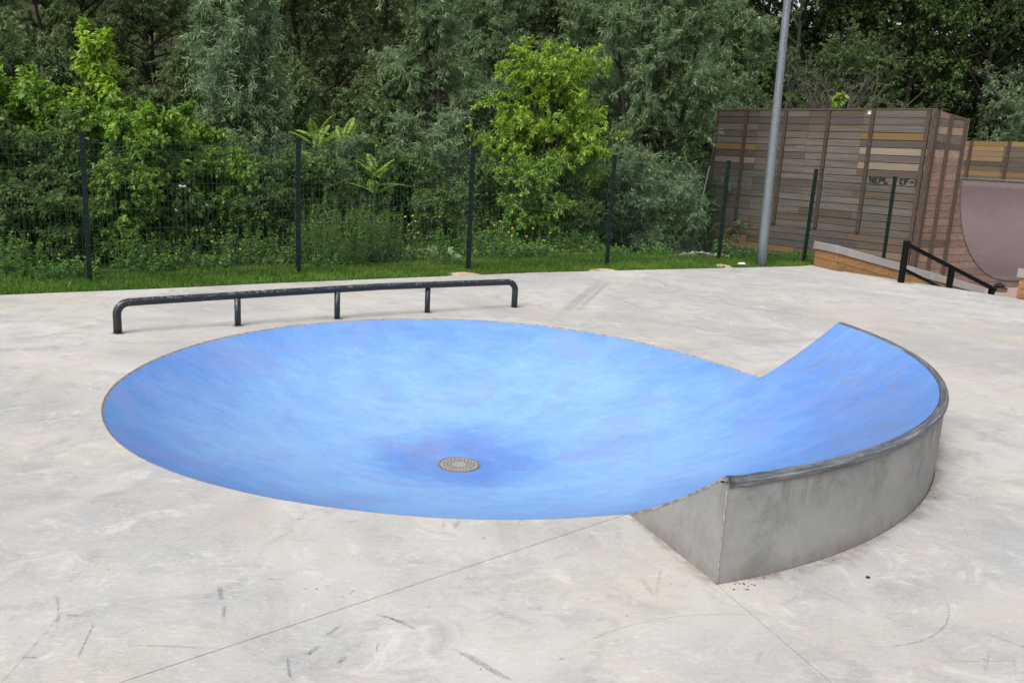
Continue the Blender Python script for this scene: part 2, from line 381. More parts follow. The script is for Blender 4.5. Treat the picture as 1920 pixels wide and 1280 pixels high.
RHO = 5.05
def bank_z(r, a):
    ra = rim(a); q = r * 2.40 / ra if r <= ra else 2.4 + (r - ra) * (3.09 - 2.4) / (3.09 - ra)
    return math.sqrt(RHO * RHO - 2.4 * 2.4) - math.sqrt(RHO * RHO - q * q)
def pol(r, a, z=0.):
    return np.array([BC[0] + r * math.cos(R_(a)), BC[1] + r * math.sin(R_(a)), z])
hole = []
for a in np.linspace(A1, A0 + 360, 150): hole.append(pol(rim((a + 180) % 360 - 180) + .003, a)[:2])
for a in np.linspace(A0, A1, 60): hole.append(pol(ROUT + .004, a)[:2])
def line_px(a, b, e0=0, e1=0):
    p, q = G(*a)[:2], G(*b)[:2]; d = (q - p) / np.linalg.norm(q - p); return (p - d * e0, q + d * e1)
JOINTS = [line_px((1177, 962.5), (640, 1141), .06, 16), line_px((1346, 1097), (1560, 1280), .06, 14), line_px((190, 773), (0, 797), .06, 16),
          line_px((1380, 550), (1920, 637), 6.0, 9), line_px((1751, 691), (1920, 672.6), .6, 9), line_px((1764, 887), (1920, 906), .3, 12), line_px((275, 675), (94, 642), .1, 12)]
def in_poly(p, poly):
    x, y = p; c = False; j = len(poly) - 1
    for i in range(len(poly)):
        xi, yi = poly[i][0], poly[i][1]; xj, yj = poly[j][0], poly[j][1]
        if (yi > y) != (yj > y) and x < (xj - xi) * (y - yi) / (yj - yi) + xi: c = not c
        j = i
    return c
def build_slab():
    V = []; E = []
    def loop(pts):
        b = len(V); V.extend(Vector((float(p[0]), float(p[1]))) for p in pts); n = len(pts); E.extend((b + i, b + (i + 1) % n) for i in range(n))
    loop(SLAB); loop(hole)
    for (p, q) in JOINTS:
        d = (q - p) / np.linalg.norm(q - p); nrm = np.array([-d[1], d[0]]) * .0021
        for s in (1, -1):
            b = len(V); V.append(Vector(p + s * nrm)); V.append(Vector(q + s * nrm)); E.append((b, b + 1))
        E += [(b - 2, b), (b - 1, b + 1)]
    ov, oe, of, _1, orig_e, _2 = delaunay_2d_cdt(V, E, [], 0, 1e-6)
    cons = set()
    for e, src in zip(oe, orig_e):
        if len(src): cons.add(tuple(sorted(e)))
    e2f = {}
    for i, f in enumerate(of):
        for k in range(len(f)): e2f.setdefault(tuple(sorted((f[k], f[(k + 1) % len(f)]))), []).append(i)
    reg = [-1] * len(of); regs = []
    for i in range(len(of)):
        if reg[i] >= 0: continue
        st = [i]; reg[i] = len(regs); cur = []
        while st:
            f = st.pop(); cur.append(f); F = of[f]
            for k in range(len(F)):
                e = tuple(sorted((F[k], F[(k + 1) % len(F)])))
                if e in cons: continue
                for g in e2f[e]:
                    if reg[g] < 0: reg[g] = reg[i]; st.append(g)
        regs.append(cur)
    root = None; base_F = []; panels = []
    for cur in regs:
        area = 0; big = None
        for f in cur:
            a, b, c = [ov[i] for i in of[f]]; ar = abs((b - a).cross(c - a)) / 2; area += ar
            if big is None or ar > big[0]: big = (ar, (a + b + c) / 3)
        if area < .002: 
            c = big[1]
            if in_poly(c, SLAB) and not in_poly(c, hole): base_F += cur
            continue
        c = big[1]
        if not in_poly(c, SLAB) or in_poly(c, hole): continue
        base_F += cur
        if any(abs(np.cross((q - p) / np.linalg.norm(q - p), np.array(c) - p)) < .0022 and -.5 < (np.array(c) - p) @ (q - p) / ((q - p) @ (q - p)) < 1.5 for p, q in JOINTS): continue
        panels.append(cur)
    def prism(name, faces, zt, zb, mat, parent):
        ids = {}; Vv = []; Ff = []
        def vid(i, z):
            k = (i, z)
            if k not in ids: ids[k] = len(Vv); Vv.append((ov[i][0], ov[i][1], z))
            return ids[k]
        cnt = {}
        for f in faces:
            F = of[f]; Ff.append(tuple(vid(i, zt) for i in F))
            for k in range(len(F)): 
                e = (F[k], F[(k + 1) % len(F)]); cnt[tuple(sorted(e))] = (cnt.get(tuple(sorted(e)), (0,))[0] + 1, e)
        for n_, e in cnt.values():
            if n_ == 1: Ff.append((vid(e[1], zt), vid(e[0], zt), vid(e[0], zb), vid(e[1], zb)))
        return link(name, py_mesh(name, Vv, Ff, mat), parent)
    root = prism('slab', base_F, -.0045, -.5, MAT['joint'], None); tag(root, kind='structure')
    root['label'] = 'pale concrete skatepark slab with saw-cut joints'
    for cur in panels: prism('concrete_panel', cur, 0., -.005, MAT['slab'], root)
build_slab()

def smooth(x): x = np.clip(x, 0, 1); return x * x * (3 - 2 * x)
EN = np.array([-.543, .840]); EP = np.array([5.246, 15.209])
def edge_d(x, y):                       # distance beyond the grass edge of the slab
    ex = np.array([p[0] for p in EDGE]); ey = np.array([p[1] for p in EDGE])
    yy = np.interp(x, ex, ey); yy = np.where(x > 5.246, 15.209 + (x - 5.246) * .62, yy); yy = np.where(x < -13, 3.2 + (x + 13) * .65, yy)
    return (y - yy) * .84
def terrain(x, y):
    x = np.asarray(x, float); y = np.asarray(y, float)
    d = edge_d(x, y)
    right = smooth((x - .5) / 3.5)
    z = -.012 + .055 * smooth(d / .8) * smooth((x + 3) / 4) + .015 * smooth(d / .6)
    z = z - (.93 + .05) * smooth((d - .75) / 3.2) * right
    pit = smooth((x - 5.35 - np.clip(15.3 - y, -50, 50) * .6) / .5) * (d < 30)
    pit = np.where(y > 15.1, smooth((x - 5.3 - (y - 15.1) * .35) / .9), pit)
    z = z * (1 - pit) + (-1.02) * pit
    z = z + np.clip(d - 15, 0, 100) * .42
    z = np.where(d < -.05, -1.0, z)
    return z
nx, ny = 300, 300
gx = np.concatenate([np.linspace(-70, -14, 40), np.linspace(-13.8, 14, 180), np.linspace(14.4, 70, 80)])
gy = np.concatenate([np.linspace(-12, 2, 10), np.linspace(2.2, 26, 190), np.linspace(26.5, 95, 60)])
XX, YY = np.meshgrid(gx, gy); ZZ = terrain(XX, YY)
V = np.stack([XX.ravel(), YY.ravel(), ZZ.ravel()], 1); nxx = len(gx)
ii = (np.arange(len(gy) - 1)[:, None] * nxx + np.arange(nxx - 1)[None]).ravel()
ground = link('ground', np_mesh('ground', V, np.stack([ii, ii + 1, ii + nxx + 1, ii + nxx], 1), MAT['soil'], True)); tag(ground, kind='structure')
# far ground sheet to the horizon
link('terrain', py_mesh('terrain', [(-400, -400, -1.3), (400, -400, -1.3), (400, 400, -1.3), (-400, 400, -1.3)], [(0, 1, 2, 3)], MAT['soil']))['kind'] = 'structure'
LOW = -.95
lp = link('lower_pavement', py_mesh('lower_pavement', [(5.8, 14.6, LOW), (7.6, 12.2, LOW), (13, 5.5, LOW), (60, 5.5, LOW), (60, 27, LOW), (20, 27, LOW), (9, 19.3, LOW), (8.2, 17.2, LOW)], [tuple(range(8))], MAT['pink_ground']))
tag(lp, kind='structure')

# ------------------------------------------------------------------ the blue bowl
bowl = thing('skate_bowl', 'round sunken blue painted concrete bowl with a raised bank on its right side', 'skate bowl', (BC[0], BC[1], 0))
def build_bowl():
    nA = 220
    angs = np.concatenate([np.linspace(A0, A1, 64), np.linspace(A1, A0 + 360, nA)])
    rows = 40; V = []; F = []
    RI = 3.084
    # inner round part
    full = np.linspace(A0, A0 + 360, 300, endpoint=False)
    n = len(full)
    rj = np.random.default_rng(9); jit = np.convolve(np.abs(rj.normal(0, .006, n)) + .004, [.25, .5, .25], 'same')
    insec = [(A0 - .01 <= (a + 180) % 360 - 180 <= A1 + .01) for a in full]
    for j in range(1, rows + 1):
        for q_, a in enumerate(full):
            a_ = (a + 180) % 360 - 180; RA = rim(a_) - (0 if insec[q_] else jit[q_]); r = .02 + (RA - .02) * j / rows
            V.append((r * math.cos(R_(a)), r * math.sin(R_(a)), bank_z(r, a_) - .0015 * (j == rows and not (A0 <= a_ <= A1))))
    for j in range(rows - 1):
        for i in range(n): F.append((j * n + i, j * n + (i + 1) % n, (j + 1) * n + (i + 1) % n, (j + 1) * n + i))
    F.append(tuple(range(n))[::-1][::-1])
    Vl = []; Fl = []; oc = [q_ for q_ in range(n) if not insec[q_]]
    for q_ in oc:
        a = full[q_]; a_ = (a + 180) % 360 - 180
        for rr_, dz_ in ((rim(a_) - jit[q_] - .02, -.006), (rim(a_) - jit[q_] - .001, -.001), (rim(a_) - .001, .0005), (rim(a_) + .0025, -.004)): Vl.append((rr_ * math.cos(R_(a)), rr_ * math.sin(R_(a)), min(0, bank_z(rr_, a_)) + dz_))
    for i in range(len(oc) - 1):
        for j in range(3): Fl.append((i * 4 + j, i * 4 + j + 1, (i + 1) * 4 + j + 1, (i + 1) * 4 + j))
    link('rim_lip', py_mesh('rim_lip', Vl, Fl, MAT['edge']), bowl)
    # bank: from the rim up to the coping, same sector columns
    sec = [i for i, a in enumerate(full) if a <= A1 + .01]; last = sec[-1]
    offs = len(V); m = 16; cols = sec
    av = [full[i] for i in cols] + [A1]
    k = len(av)
    for j in range(m + 1):
        for a in av:
            r = rim(a) + (RI - rim(a)) * j / m; V.append((r * math.cos(R_(a)), r * math.sin(R_(a)), bank_z(r, a)))
    for j in range(m):
        for i in range(k - 1): F.append((offs + j * k + i, offs + j * k + i + 1, offs + (j + 1) * k + i + 1, offs + (j + 1) * k + i))
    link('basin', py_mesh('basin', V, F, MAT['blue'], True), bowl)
    # concrete body of the bank
    aa = np.linspace(A0, A1, 60); rs = np.linspace(2.405, ROUT, 14)
    V = []; F = []; nr = len(rs)
    for a in aa:
        for r in rs:
            rr = max(r, rim(a) + .001); V.append(pol(rr, a, min(bank_z(rr, a) - .012, .418)) - [BC[0], BC[1], 0])
    top = len(V)
    for a in aa:
        for r in rs: V.append(pol(max(r, rim(a) + .001), a, -.06) - [BC[0], BC[1], 0])
    na = len(aa)
    for i in range(na - 1):
        for j in range(nr - 1):
            F.append((i * nr + j, i * nr + j + 1, (i + 1) * nr + j + 1, (i + 1) * nr + j))
        F.append((i * nr + nr - 1, top + i * nr + nr - 1, top + (i + 1) * nr + nr - 1, (i + 1) * nr + nr - 1))
    for i in (0, na - 1):
        for j in range(nr - 1): F.append((i * nr + j, i * nr + j + 1, top + i * nr + j + 1, top + i * nr + j))
    wo_ = link('retaining_wall', py_mesh('retaining_wall', V, F, MAT['wall']), bowl)
    # coping: half-round nose along the outer top edge
    prof = [(3.084, .395), (3.084, .441), (3.092, .450), (3.103, .455), (3.114, .456), (3.126, .450), (3.132, .438), (3.133, .426), (3.130, .416), (3.120, .410)]
    rnd0 = random.Random(8); ac = np.linspace(A0 + .15, A1, 160); V = []; F = []; k = len(prof)
    for a in ac:
        j1, j2 = rnd0.uniform(-.0022, .0022), rnd0.uniform(-.0022, .0018)
        for r, z in prof: r += j1 * (r > 3.09); V.append((r * math.cos(R_(a)), r * math.sin(R_(a)), z + j2 * (z > .43)))
    for i in range(len(ac) - 1):
        for j in range(k): F.append((i * k + j, i * k + (j + 1) % k, (i + 1) * k + (j + 1) % k, (i + 1) * k + j))
    F += [tuple(range(k)), tuple((len(ac) - 1) * k + j for j in range(k))[::-1]]
    link('coping', py_mesh('coping', V, F, MAT['coping'], True), bowl)
    # pale chipped edges along both cheeks
    rnd = random.Random(3)
    for a, sg in ((A0, -1), (A1, 1)):
        t = np.array([-math.sin(R_(a)), math.cos(R_(a)), 0]) * sg; V = []; F = []
        rs2 = np.linspace(rim(a) + .002, 3.112, 26)
        for q, r in enumerate(rs2):
            z = min(bank_z(r, a), .452) ; p = np.array([r * math.cos(R_(a)), r * math.sin(R_(a)), 0]); jt = rnd.uniform(-.003, .003)
            for o, dz in ((.002, -.001), (.002, -.012 + jt), (-.007 + jt, -.014), (-.007 + jt, .0015)): V.append(p + t * o + [0, 0, z + dz])
        for i in range(len(rs2) - 1):
            for j in range(4): F.append((i * 4 + j, i * 4 + (j + 1) % 4, (i + 1) * 4 + (j + 1) % 4, (i + 1) * 4 + j))
        F += [(0, 1, 2, 3), tuple(len(V) - 4 + j for j in range(4))[::-1]]
        link('edge_strip', py_mesh('edge_strip', V, F, MAT['edge']), bowl)
    # chipped vertical arris at the near corner
    p = pol(ROUT, A0) - [BC[0], BC[1], 0]; V, F = tube([p + [0, 0, z] for z in np.linspace(-.01, .40, 9)], [.0022 + .002 * rnd.random() for _ in range(9)], 6)
    link('arris', py_mesh('arris', V, F, MAT['edge'], True), bowl)
build_bowl()

# drain cover in the middle of the bowl
dz = bank_z(0, 0)
drain = thing('drain_cover', 'round grey metal drain cover with rings of small holes in the blue bowl', 'drain cover', (BC[0] - .005, BC[1] - .085, bank_z(.085, -90) - .004))
def polar_ring(r0, r1, z, t, n=64, skip=None):
    V = []; F = []
    for i in range(n):
        a = 2 * math.pi * i / n
        for r, zz in ((r0, z), (r1, z), (r1, z - t), (r0, z - t)): V.append((r * math.cos(a), r * math.sin(a), zz))
    for i in range(n):
        j = (i + 1) % n
        for k in range(4): F.append((i * 4 + k, i * 4 + (k + 1) % 4, j * 4 + (k + 1) % 4, j * 4 + k))
    return V, F
V, F = polar_ring(.140, .156, .012, .02); link('rim', py_mesh('rim', V, F, MAT['rust']), drain)
def drain_plate():
    V = []; F = []
    rings = [0.045, .056, .068, .080, .092, .104, .116, .137]; n = 80
    V.append((0, 0, .012))
    for r in rings:
        for i in range(n): a = 2 * math.pi * i / n; V.append((r * math.cos(a), r * math.sin(a), .012))
    for i in range(n): F.append((0, 1 + i, 1 + (i + 1) % n))
    for k in range(len(rings) - 1):
        for i in range(n):
            if k in (1, 3, 5) and (i + k) % 4 < 2: continue
            F.append((1 + k * n + i, 1 + k * n + (i + 1) % n, 1 + (k + 1) * n + (i + 1) % n, 1 + (k + 1) * n + i))
    return V, F
V, F = drain_plate(); o = link('grate', py_mesh('grate', V, F, MAT['drain']), drain)
V = [(0, 0, .006)] + [(.138 * math.cos(2 * math.pi * i / 32), .138 * math.sin(2 * math.pi * i / 32), .006) for i in range(32)]
link('pit', py_mesh('pit', V, [(0, 1 + i, 1 + (i + 1) % 32) for i in range(32)], MAT['dark']), drain)  # flat disc, coloured dark to stand in for shade below the holes

# ------------------------------------------------------------------ grind rail
def build_rail():
    feet = [(-3.33, 7.045), (-2.492, 7.594), (-1.708, 8.15), (-.895, 8.733), (.004, 9.323)]
    A = np.array(feet[0]); B = np.array(feet[-1]); d = (B - A) / np.linalg.norm(B - A); L = np.linalg.norm(B - A)
    rail = thing('grind_rail', 'long low black round-bar rail with scratched paint behind the blue bowl', 'rail', (A[0], A[1], 0))
    r = .034; bend = .10
    zt = lambda s: np.interp(s, [0, .35 * L, .6 * L, L], [.262, .285, .298, .285])
    path = [(A[0], A[1], 0), (A[0], A[1], .08)]
    for q in np.linspace(0, math.pi / 2, 9):
        s = bend * (1 - math.cos(q)); p = A + d * s; path.append((p[0], p[1], zt(0) - bend + bend * math.sin(q)))
    for s in np.linspace(bend + .1, L - bend - .1, 14): p = A + d * s; path.append((p[0], p[1], zt(s)))
    for q in np.linspace(0, math.pi / 2, 9):
        s = L - bend + bend * math.sin(q); p = A + d * s; path.append((p[0], p[1], zt(L) - bend + bend * math.cos(q)))
    path += [(B[0], B[1], .08), (B[0], B[1], 0)]
    tube_obj('bent_bar', path, r, MAT['rail'], rail, 16)
    for f in feet[1:4]:
        s = (np.array(f) - A) @ d
        tube_obj('leg', [(f[0], f[1], 0), (f[0], f[1], .1), (f[0], f[1], zt(s) - .02)], .028, MAT['rail'], rail, 14)
    for f in feet:
        V, F = polar_ring(.028, .052, .004, .006, 20); V = np.array(V) + [f[0] - A[0], f[1] - A[1], 0]
        link('collar', py_mesh('collar', V, F, MAT['edge']), rail)
build_rail()

# ------------------------------------------------------------------ fence
FP = [(-6.75, 8.09, -.01, 1.58), (-4.755, 9.45, -.0, 1.60), (-2.765, 10.82, .01, 1.67), (-.672, 12.02, .05, 1.69), (1.42, 13.40, .085, 1.675), (3.48, 14.76, .10, 1.69), (5.19, 15.42, .03, 1.625), (6.88, 16.11, -.30, 1.57)]
def build_fence():
    f = thing('mesh_fence', 'dark green wire mesh fence with square posts along the far grass strip', 'fence', (FP[1][0], FP[1][1], 0))
    o0 = np.array([FP[1][0], FP[1][1], 0])
    for i, (x, y, z0, z1) in enumerate(FP):
        p0 = np.array((x, y, z0 - .2)); p1 = np.array((x, y, z1 + .02))
        if i == 6: p0 = p0 + [-.03, .0, 0]
        ax = np.array([.020, .0135, 0]); ay = np.array([-.0135, .020, 0])
        V = [p + sx * ax + sy * ay for p in (p0, p1) for sx, sy in ((-1, -1), (1, -1), (1, 1), (-1, 1))]
        F = [(0, 1, 5, 4), (1, 2, 6, 5), (2, 3, 7, 6), (3, 0, 4, 7), (4, 5, 6, 7)]
        po = link('post', py_mesh('post', np.array(V) - o0, F, MAT['fence']), f)
        V, F = box_geo(p1 + [0, 0, .008], ax * 1.12, ay * 1.12, (0, 0, .014)); link('post_cap', py_mesh('post_cap', np.array(V) - o0, F, MAT['fence']), po)
        Vv = []; Ff = []
        for z in np.arange(z0 + .1, z1, .16):
            V, F = box_geo((x, y, z), ax * 1.18, ay * 1.18, (0, 0, .012)); b = len(Vv); Vv += V; Ff += [tuple(q + b for q in t) for t in F]
        link('clip', py_mesh('clip', np.array(Vv) - o0, Ff, MAT['dark']), po)['kind'] = 'stuff'
    def wires(P, rad):                   # P (n,k,3) polylines -> square-section tubes
        n, k, _c = P.shape
        T = np.gradient(P, axis=1); T /= np.linalg.norm(T, axis=2)[..., None]
        up = np.where(np.abs(T[..., 2:3]) > .8, np.array([1., 0, 0]), np.array([0, 0, 1.]))
        N = np.cross(T, up); N /= np.linalg.norm(N, axis=2)[..., None]; B = np.cross(T, N)
        ring = np.stack([P + rad * N, P + rad * B, P - rad * N, P - rad * B], 2)        # n,k,4,3
        idx = np.arange(n * k * 4).reshape(n, k, 4); F = []
        for q in range(4):
            F.append(np.stack([idx[:, :-1, q], idx[:, :-1, (q + 1) % 4], idx[:, 1:, (q + 1) % 4], idx[:, 1:, q]], -1).reshape(-1, 4))
        return ring.reshape(-1, 3), np.concatenate(F)
    for (a, b) in zip(FP[:-1], FP[1:]):
        pa = np.array(a[:2]); pb = np.array(b[:2]); d = (pb - pa) / np.linalg.norm(pb - pa); L = np.linalg.norm(pb - pa); nrm = np.array([d[1], -d[0]])
        s = np.arange(.06, L - .03, .05); H = 1.56
        hs_ = [0, .10, .13, .16, .60, .80, .84, .88, 1.30, 1.38, 1.41, 1.44, H]; bu = [0, 0, .03, 0, 0, 0, .03, 0, 0, 0, .03, 0, 0]
        za = a[3] - .03 - H; zb = b[3] - .03 - H
        zz = za + (zb - za) * s / L
        P = np.zeros((len(s), len(hs_), 3))
        for k, (h, q) in enumerate(zip(hs_, bu)):
            xy = pa + d * s[:, None] + nrm * (.02 + q); P[:, k, :2] = xy; P[:, k, 2] = zz + h
        V1, F1 = wires(P, .0019)
        hh = [(.02, 0), (.10, 0), (.16, 0), (.36, 0), (.58, 0), (.80, 0), (.88, 0), (1.08, 0), (1.24, 0), (1.38, 0), (1.44, 0), (1.52, 0)]
        ss = np.linspace(.03, L - .03, 5); P = np.zeros((len(hh), 5, 3))
        for k, (h, q) in enumerate(hh):
            P[k, :, :2] = pa + d * ss[:, None] + nrm * .026; P[k, :, 2] = za + (zb - za) * ss / L + h
        V2, F2 = wires(P, .0026)
        me = np_mesh('mesh_panel', np.concatenate([V1, V2]) - o0, np.concatenate([F1, F2 + len(V1)]), MAT['wire'])
        link('mesh_panel', me, f)
build_fence()

# ------------------------------------------------------------------ lamp post and strut
def build_lamp():
    b = G(1427, 497, 0.02); x, y = b[:2]
    lamp = thing('lamp_post', 'tall tapered galvanised grey lamp post at the edge of the slab', 'lamp post', (x, y, 0))
    zs = np.linspace(-.1, 6.2, 12)
    lx = -.014  # leans a hair
    V, F = tube([(x + lx * (z + .1), y, z) for z in zs], [.083 - .0053 * (z + .1) for z in zs], 20)
    link('pole', py_mesh('pole', np.array(V) - [x, y, 0], F, MAT['galv'], True), lamp)
build_lamp()
a = G(1294, 474, -.25); b = at(1331, a[1] + .25, 1.62)
st = thing('metal_strut', 'thin grey metal strut leaning beside the left end of the wooden ramp wall', 'strut', tuple(a))
tube_obj('bar', [a, (a + b) / 2, b], .019, MAT['strut'], st, 10)

# ------------------------------------------------------------------ wooden half-pipe
RC = np.array([8.99, 19.468]); UA, VA = R_(132.08), R_(28.)
UD = np.array([math.cos(UA), math.sin(UA)]); VD = np.array([math.cos(VA), math.sin(VA)])
UO = np.array([-UD[1], UD[0]])                      # outward from the back wall (towards the slab)
VO = np.array([VD[1], -VD[0]])                      # outward from the cheek
UL, TOP, DECK = 5.73, 3.07, 1.58
ramp = thing('wooden_ramp', 'tall weathered timber half-pipe with boarded back wall and purple-grey riding surface', 'skate ramp', (RC[0], RC[1], LOW))
ROOT3 = np.array([RC[0], RC[1], LOW])
def W(u, v, z, ou=0., ov=0.):
    p = RC + u * UD + v * VD + ou * UO + ov * VO; return np.array([p[0], p[1], z])
_pl = {}
def unit_plank(mat):
    if mat.name not in _pl:
        V, F = box_geo((0, 0, 0), (.5, 0, 0), (0, .5, 0), (0, 0, .5)); _pl[mat.name] = py_mesh('plank', V, F, mat)
    return _pl[mat.name]
def plank(c, length, thick, height, ang, mat, name='plank', parent=None, root=None):
    o = link(name, unit_plank(mat), parent or ramp, tuple(np.array(c) - (ROOT3 if root is None else root))); o.rotation_euler = (0, 0, ang); o.scale = (length, thick, height); return o
rnd = random.Random(11)
tones_hi = ['w_grey'] * 11 + ['w_brown'] * 3 + ['w_dark'] * 1
tones_lo = ['w_brown'] * 4 + ['w_dark'] * 3 + ['w_rose'] * 2 + ['w_gold']
ROWH = .1675
spec = {(22, 0): 'w_brown', (22, 1): 'w_dark', (22, 2): 'w_dark', (22, 3): 'w_dark', (23, 0): 'w_grey', (23, 1): 'w_brown', (23, 2): 'w_grey', (23, 3): 'w_brown', (22, 0): 'w_grey', (21, 0): 'w_grey', (20, 0): 'w_gold', (18, 0): 'w_pale', (16, 0): 'w_pale',
        (18, 3): 'w_gold', (17, 3): 'w_dark', (16, 3): 'w_pale', (21, 3): 'w_grey', (20, 3): 'w_dark', (3, 3): 'w_gold', (3, 2): 'w_gold', (2, 2): 'w_dark', (2, 3): 'w_dark', (1, 3): 'w_dark', (4, 3): 'w_gold'}
for row in range(24):
    z = LOW + (row + .5) * ROWH
    cuts = [0, 1.62, 3.0, 4.42, UL]
    if row % 3 == 1 and row < 15: cuts = [0, 2.49, 4.42, UL]
    if row % 3 == 2 and row < 15: cuts = [0, 1.39, 3.64, UL]
    for k in range(len(cuts) - 1):
        u0, u1 = cuts[k] + .003, cuts[k + 1] - .003
        t = spec.get((row, k if len(cuts) == 5 else k + (k > 0))) or rnd.choice(tones_hi if row > 6 else tones_lo)
        c = W((u0 + u1) / 2, 0, z, ou=-.015 + rnd.uniform(-.004, .004))
        plank(c, u1 - u0, .028, ROWH - rnd.uniform(.009, .016), UA, MAT[t])
for u in (.12, 1.39, 2.49, 3.64, 4.79, UL - .03):
    z0 = LOW if u < .2 or u > UL - .1 else LOW + 1.22
    plank(W(u, 0, (z0 + TOP - .02) / 2, ou=.026), .085, .05, TOP - .02 - z0, UA, MAT['w_stud'], 'stud')
plank(W(UL / 2, 0, TOP + .016, ou=-.02), UL + .05, .075, .028, UA, MAT['w_brown'], 'top_rail')
V, F = box_geo(W(UL / 2, 0, (LOW + TOP) / 2, ou=-.05), np.append(UD * UL / 2, 0), np.append(UO * .008, 0), (0, 0, (TOP - LOW) / 2 - .01))
link('gap_shade_sheet', py_mesh('gap_shade_sheet', np.array(V) - ROOT3, F, MAT['dark']), ramp)  # added dark sheet, stands in for the shade seen through the plank gaps
# cheek (end wall) boards, cut to the curve
RR, VC, ZC = 2.4, 3.65, 1.62
def cv(z):
    z = min(max(z, ZC - RR), ZC); return VC - math.sqrt(max(0, RR * RR - (ZC - z) ** 2))
ct = lambda v: TOP - .105 * v
def cheek_board(pts, mat):
    V = [W(0, v, z, ov=o) - ROOT3 for o in (.0, -.028) for v, z in pts]; n = len(pts)
    F = [tuple(range(n)), tuple(range(2 * n - 1, n - 1, -1))] + [(i, n + i, n + (i + 1) % n, (i + 1) % n) for i in range(n)]
    link('plank', py_mesh('plank', V, F, mat), ramp)
ctones = ['w_rose'] * 9 + ['w_brown']
for row in range(24):
    z0 = LOW + row * ROWH + .004; z1 = LOW + (row + 1) * ROWH - .005
    t = 'w_pale' if row in (21, 18) else 'w_dark' if row in (19,) else rnd.choice(ctones) if row < 20 else rnd.choice(['w_brown', 'w_rose', 'w_grey'])
    if row == 23: cheek_board([(.003, z0), (.5, z0), (.5, ct(.5)), (.003, ct(0))], MAT[t]); 
    if row == 23: cheek_board([(.505, z0), (1.04, z0), (1.04, ct(1.04)), (.505, ct(.5))], MAT['w_brown']); continue
    if row == 22: z1 -= .0
    cheek_board([(.003, z0), (1.04, z0), (1.04, min(z1, ct(1.04))), (.003, z1)], MAT[t])
    if z0 < DECK - .1:
        t2 = rnd.choice(ctones)
        if z1 <= ZC - RR: pts = [(1.045, z0), (4.2, z0), (4.2, z1), (1.045, z1)]
        else:
            zs = np.linspace(max(z0, ZC - RR), z1, 4); pts = [(1.045, z0)] + [(cv(z) - .01, z) for z in zs] + [(1.045, z1)]
            if z0 < ZC - RR: pts = [(1.045, z0), (4.2, z0), (4.2, ZC - RR - .01)] + [(cv(z) - .01, z) for z in zs] + [(1.045, z1)]
        cheek_board(pts, MAT[t2])
for v in (4.21, 7.3, 10.2):
    cheek_board([(v, LOW), (v + 3.05, LOW), (v + 3.05, ZC - RR - .012), (v, ZC - RR - .012)], MAT['w_rose'])
for v in (.07, .53, 1.06):
    plank(W(0, v, (LOW + ct(v) - .01) / 2, ov=.026), .085, .05, ct(v) - .01 - LOW, VA, MAT['w_stud'], 'stud')
plank(W(-.03, -.02, (LOW + TOP) / 2), .10, .09, TOP - LOW, UA, MAT['w_stud'], 'corner_post')
pe = W(0, 1.115, (DECK + ct(1.1)) / 2, ov=.01); plank(pe, .035, .06, ct(1.1) - DECK, VA, MAT['w_pale'], 'edge_board')
# curved metal trim along the cheek
zs = np.concatenate([[DECK + .03], np.linspace(ZC, ZC - RR + .004, 30)])
path = [W(0, cv(z) if z < ZC else 1.25, z, ov=.006) for z in zs] + [W(0, v, ZC - RR, ov=.012) for v in (3.7, 5.5, 7.5)]
tube_obj('edge_trim', path, .010, MAT['strut'], ramp, 8)
# riding surface as one curved sheet: near deck, near curve, flat, far curve, far deck
V2 = 7.5
sec = [(.05, DECK), (1.25, DECK)] + [(VC - RR * math.cos(q), ZC - RR * math.sin(q)) for q in np.linspace(.02, math.pi / 2, 20)] + [(V2 + RR * math.sin(q), ZC - RR * math.cos(q)) for q in np.linspace(0, math.pi / 2 - .02, 20)]
V = []; F = []; us = np.linspace(.02, UL + 1.2, 9)
for v, z in sec:
    for u in us: V.append(W(u, v, z) - ROOT3)
n = len(us)
for i in range(len(sec) - 1):
    for j in range(n - 1): F.append((i * n + j, i * n + j + 1, (i + 1) * n + j + 1, (i + 1) * n + j))
so_ = link('riding_surface', py_mesh('riding_surface', V, F, MAT['ramp_sheet'], True), ramp)
sm_ = so_.modifiers.new('solid', 'SOLIDIFY'); sm_.thickness = .02
tube_obj('coping', [W(u, V2 + RR - .02, DECK + .05) for u in (0, 3, UL + 1.2)], .028, MAT['galv'], ramp, 10)
V, F = box_geo(W((UL + 1.2) / 2, V2 + RR + .58, DECK - .02), np.append(UD * (UL + 1.2) / 2, 0), np.append(VD * .56, 0), (0, 0, .02))
link('deck', py_mesh('deck', np.array(V) - ROOT3, F, MAT['w_brown']), ramp)
FT = 2.85
gt = ['w_gold', 'w_brown', 'w_brown', 'w_gold', 'w_dark', 'w_brown', 'w_gold', 'w_gold']
for row in range(8):
    z = DECK + (row + .5) * (FT - DECK) / 8
    for k, (u0, u1) in enumerate(((0, 1.7), (1.7, 3.4), (3.4, 4.9), (4.9, UL + 1.2))):
        t = rnd.choice(['w_brown', 'w_gold', 'w_brown', 'w_rose']) if row not in (7, 1) else 'w_gold'
        if row == 3: t = 'w_dark'
        plank(W((u0 + u1) / 2, V2 + RR + 1.1, z), u1 - u0 - .006, .03, (FT - DECK) / 8 - .01, UA, MAT[t])
for u in (.3, 1.7, 2.9, 3.9, 4.75, 5.9):
    plank(W(u, V2 + RR + 1.05, (DECK + FT) / 2), .09, .06, FT - DECK, UA, MAT['w_stud'], 'stud')
# small white and red label at the top of the back wall
lb = plank(W(1.47, 0, TOP - .06, ou=.004), .13, .01, .075, UA, MAT['white'], 'label_plate'); plank(W(1.47, 0, TOP - .045, ou=.011), .12, .004, .02, UA, MAT['red'], 'label_print')
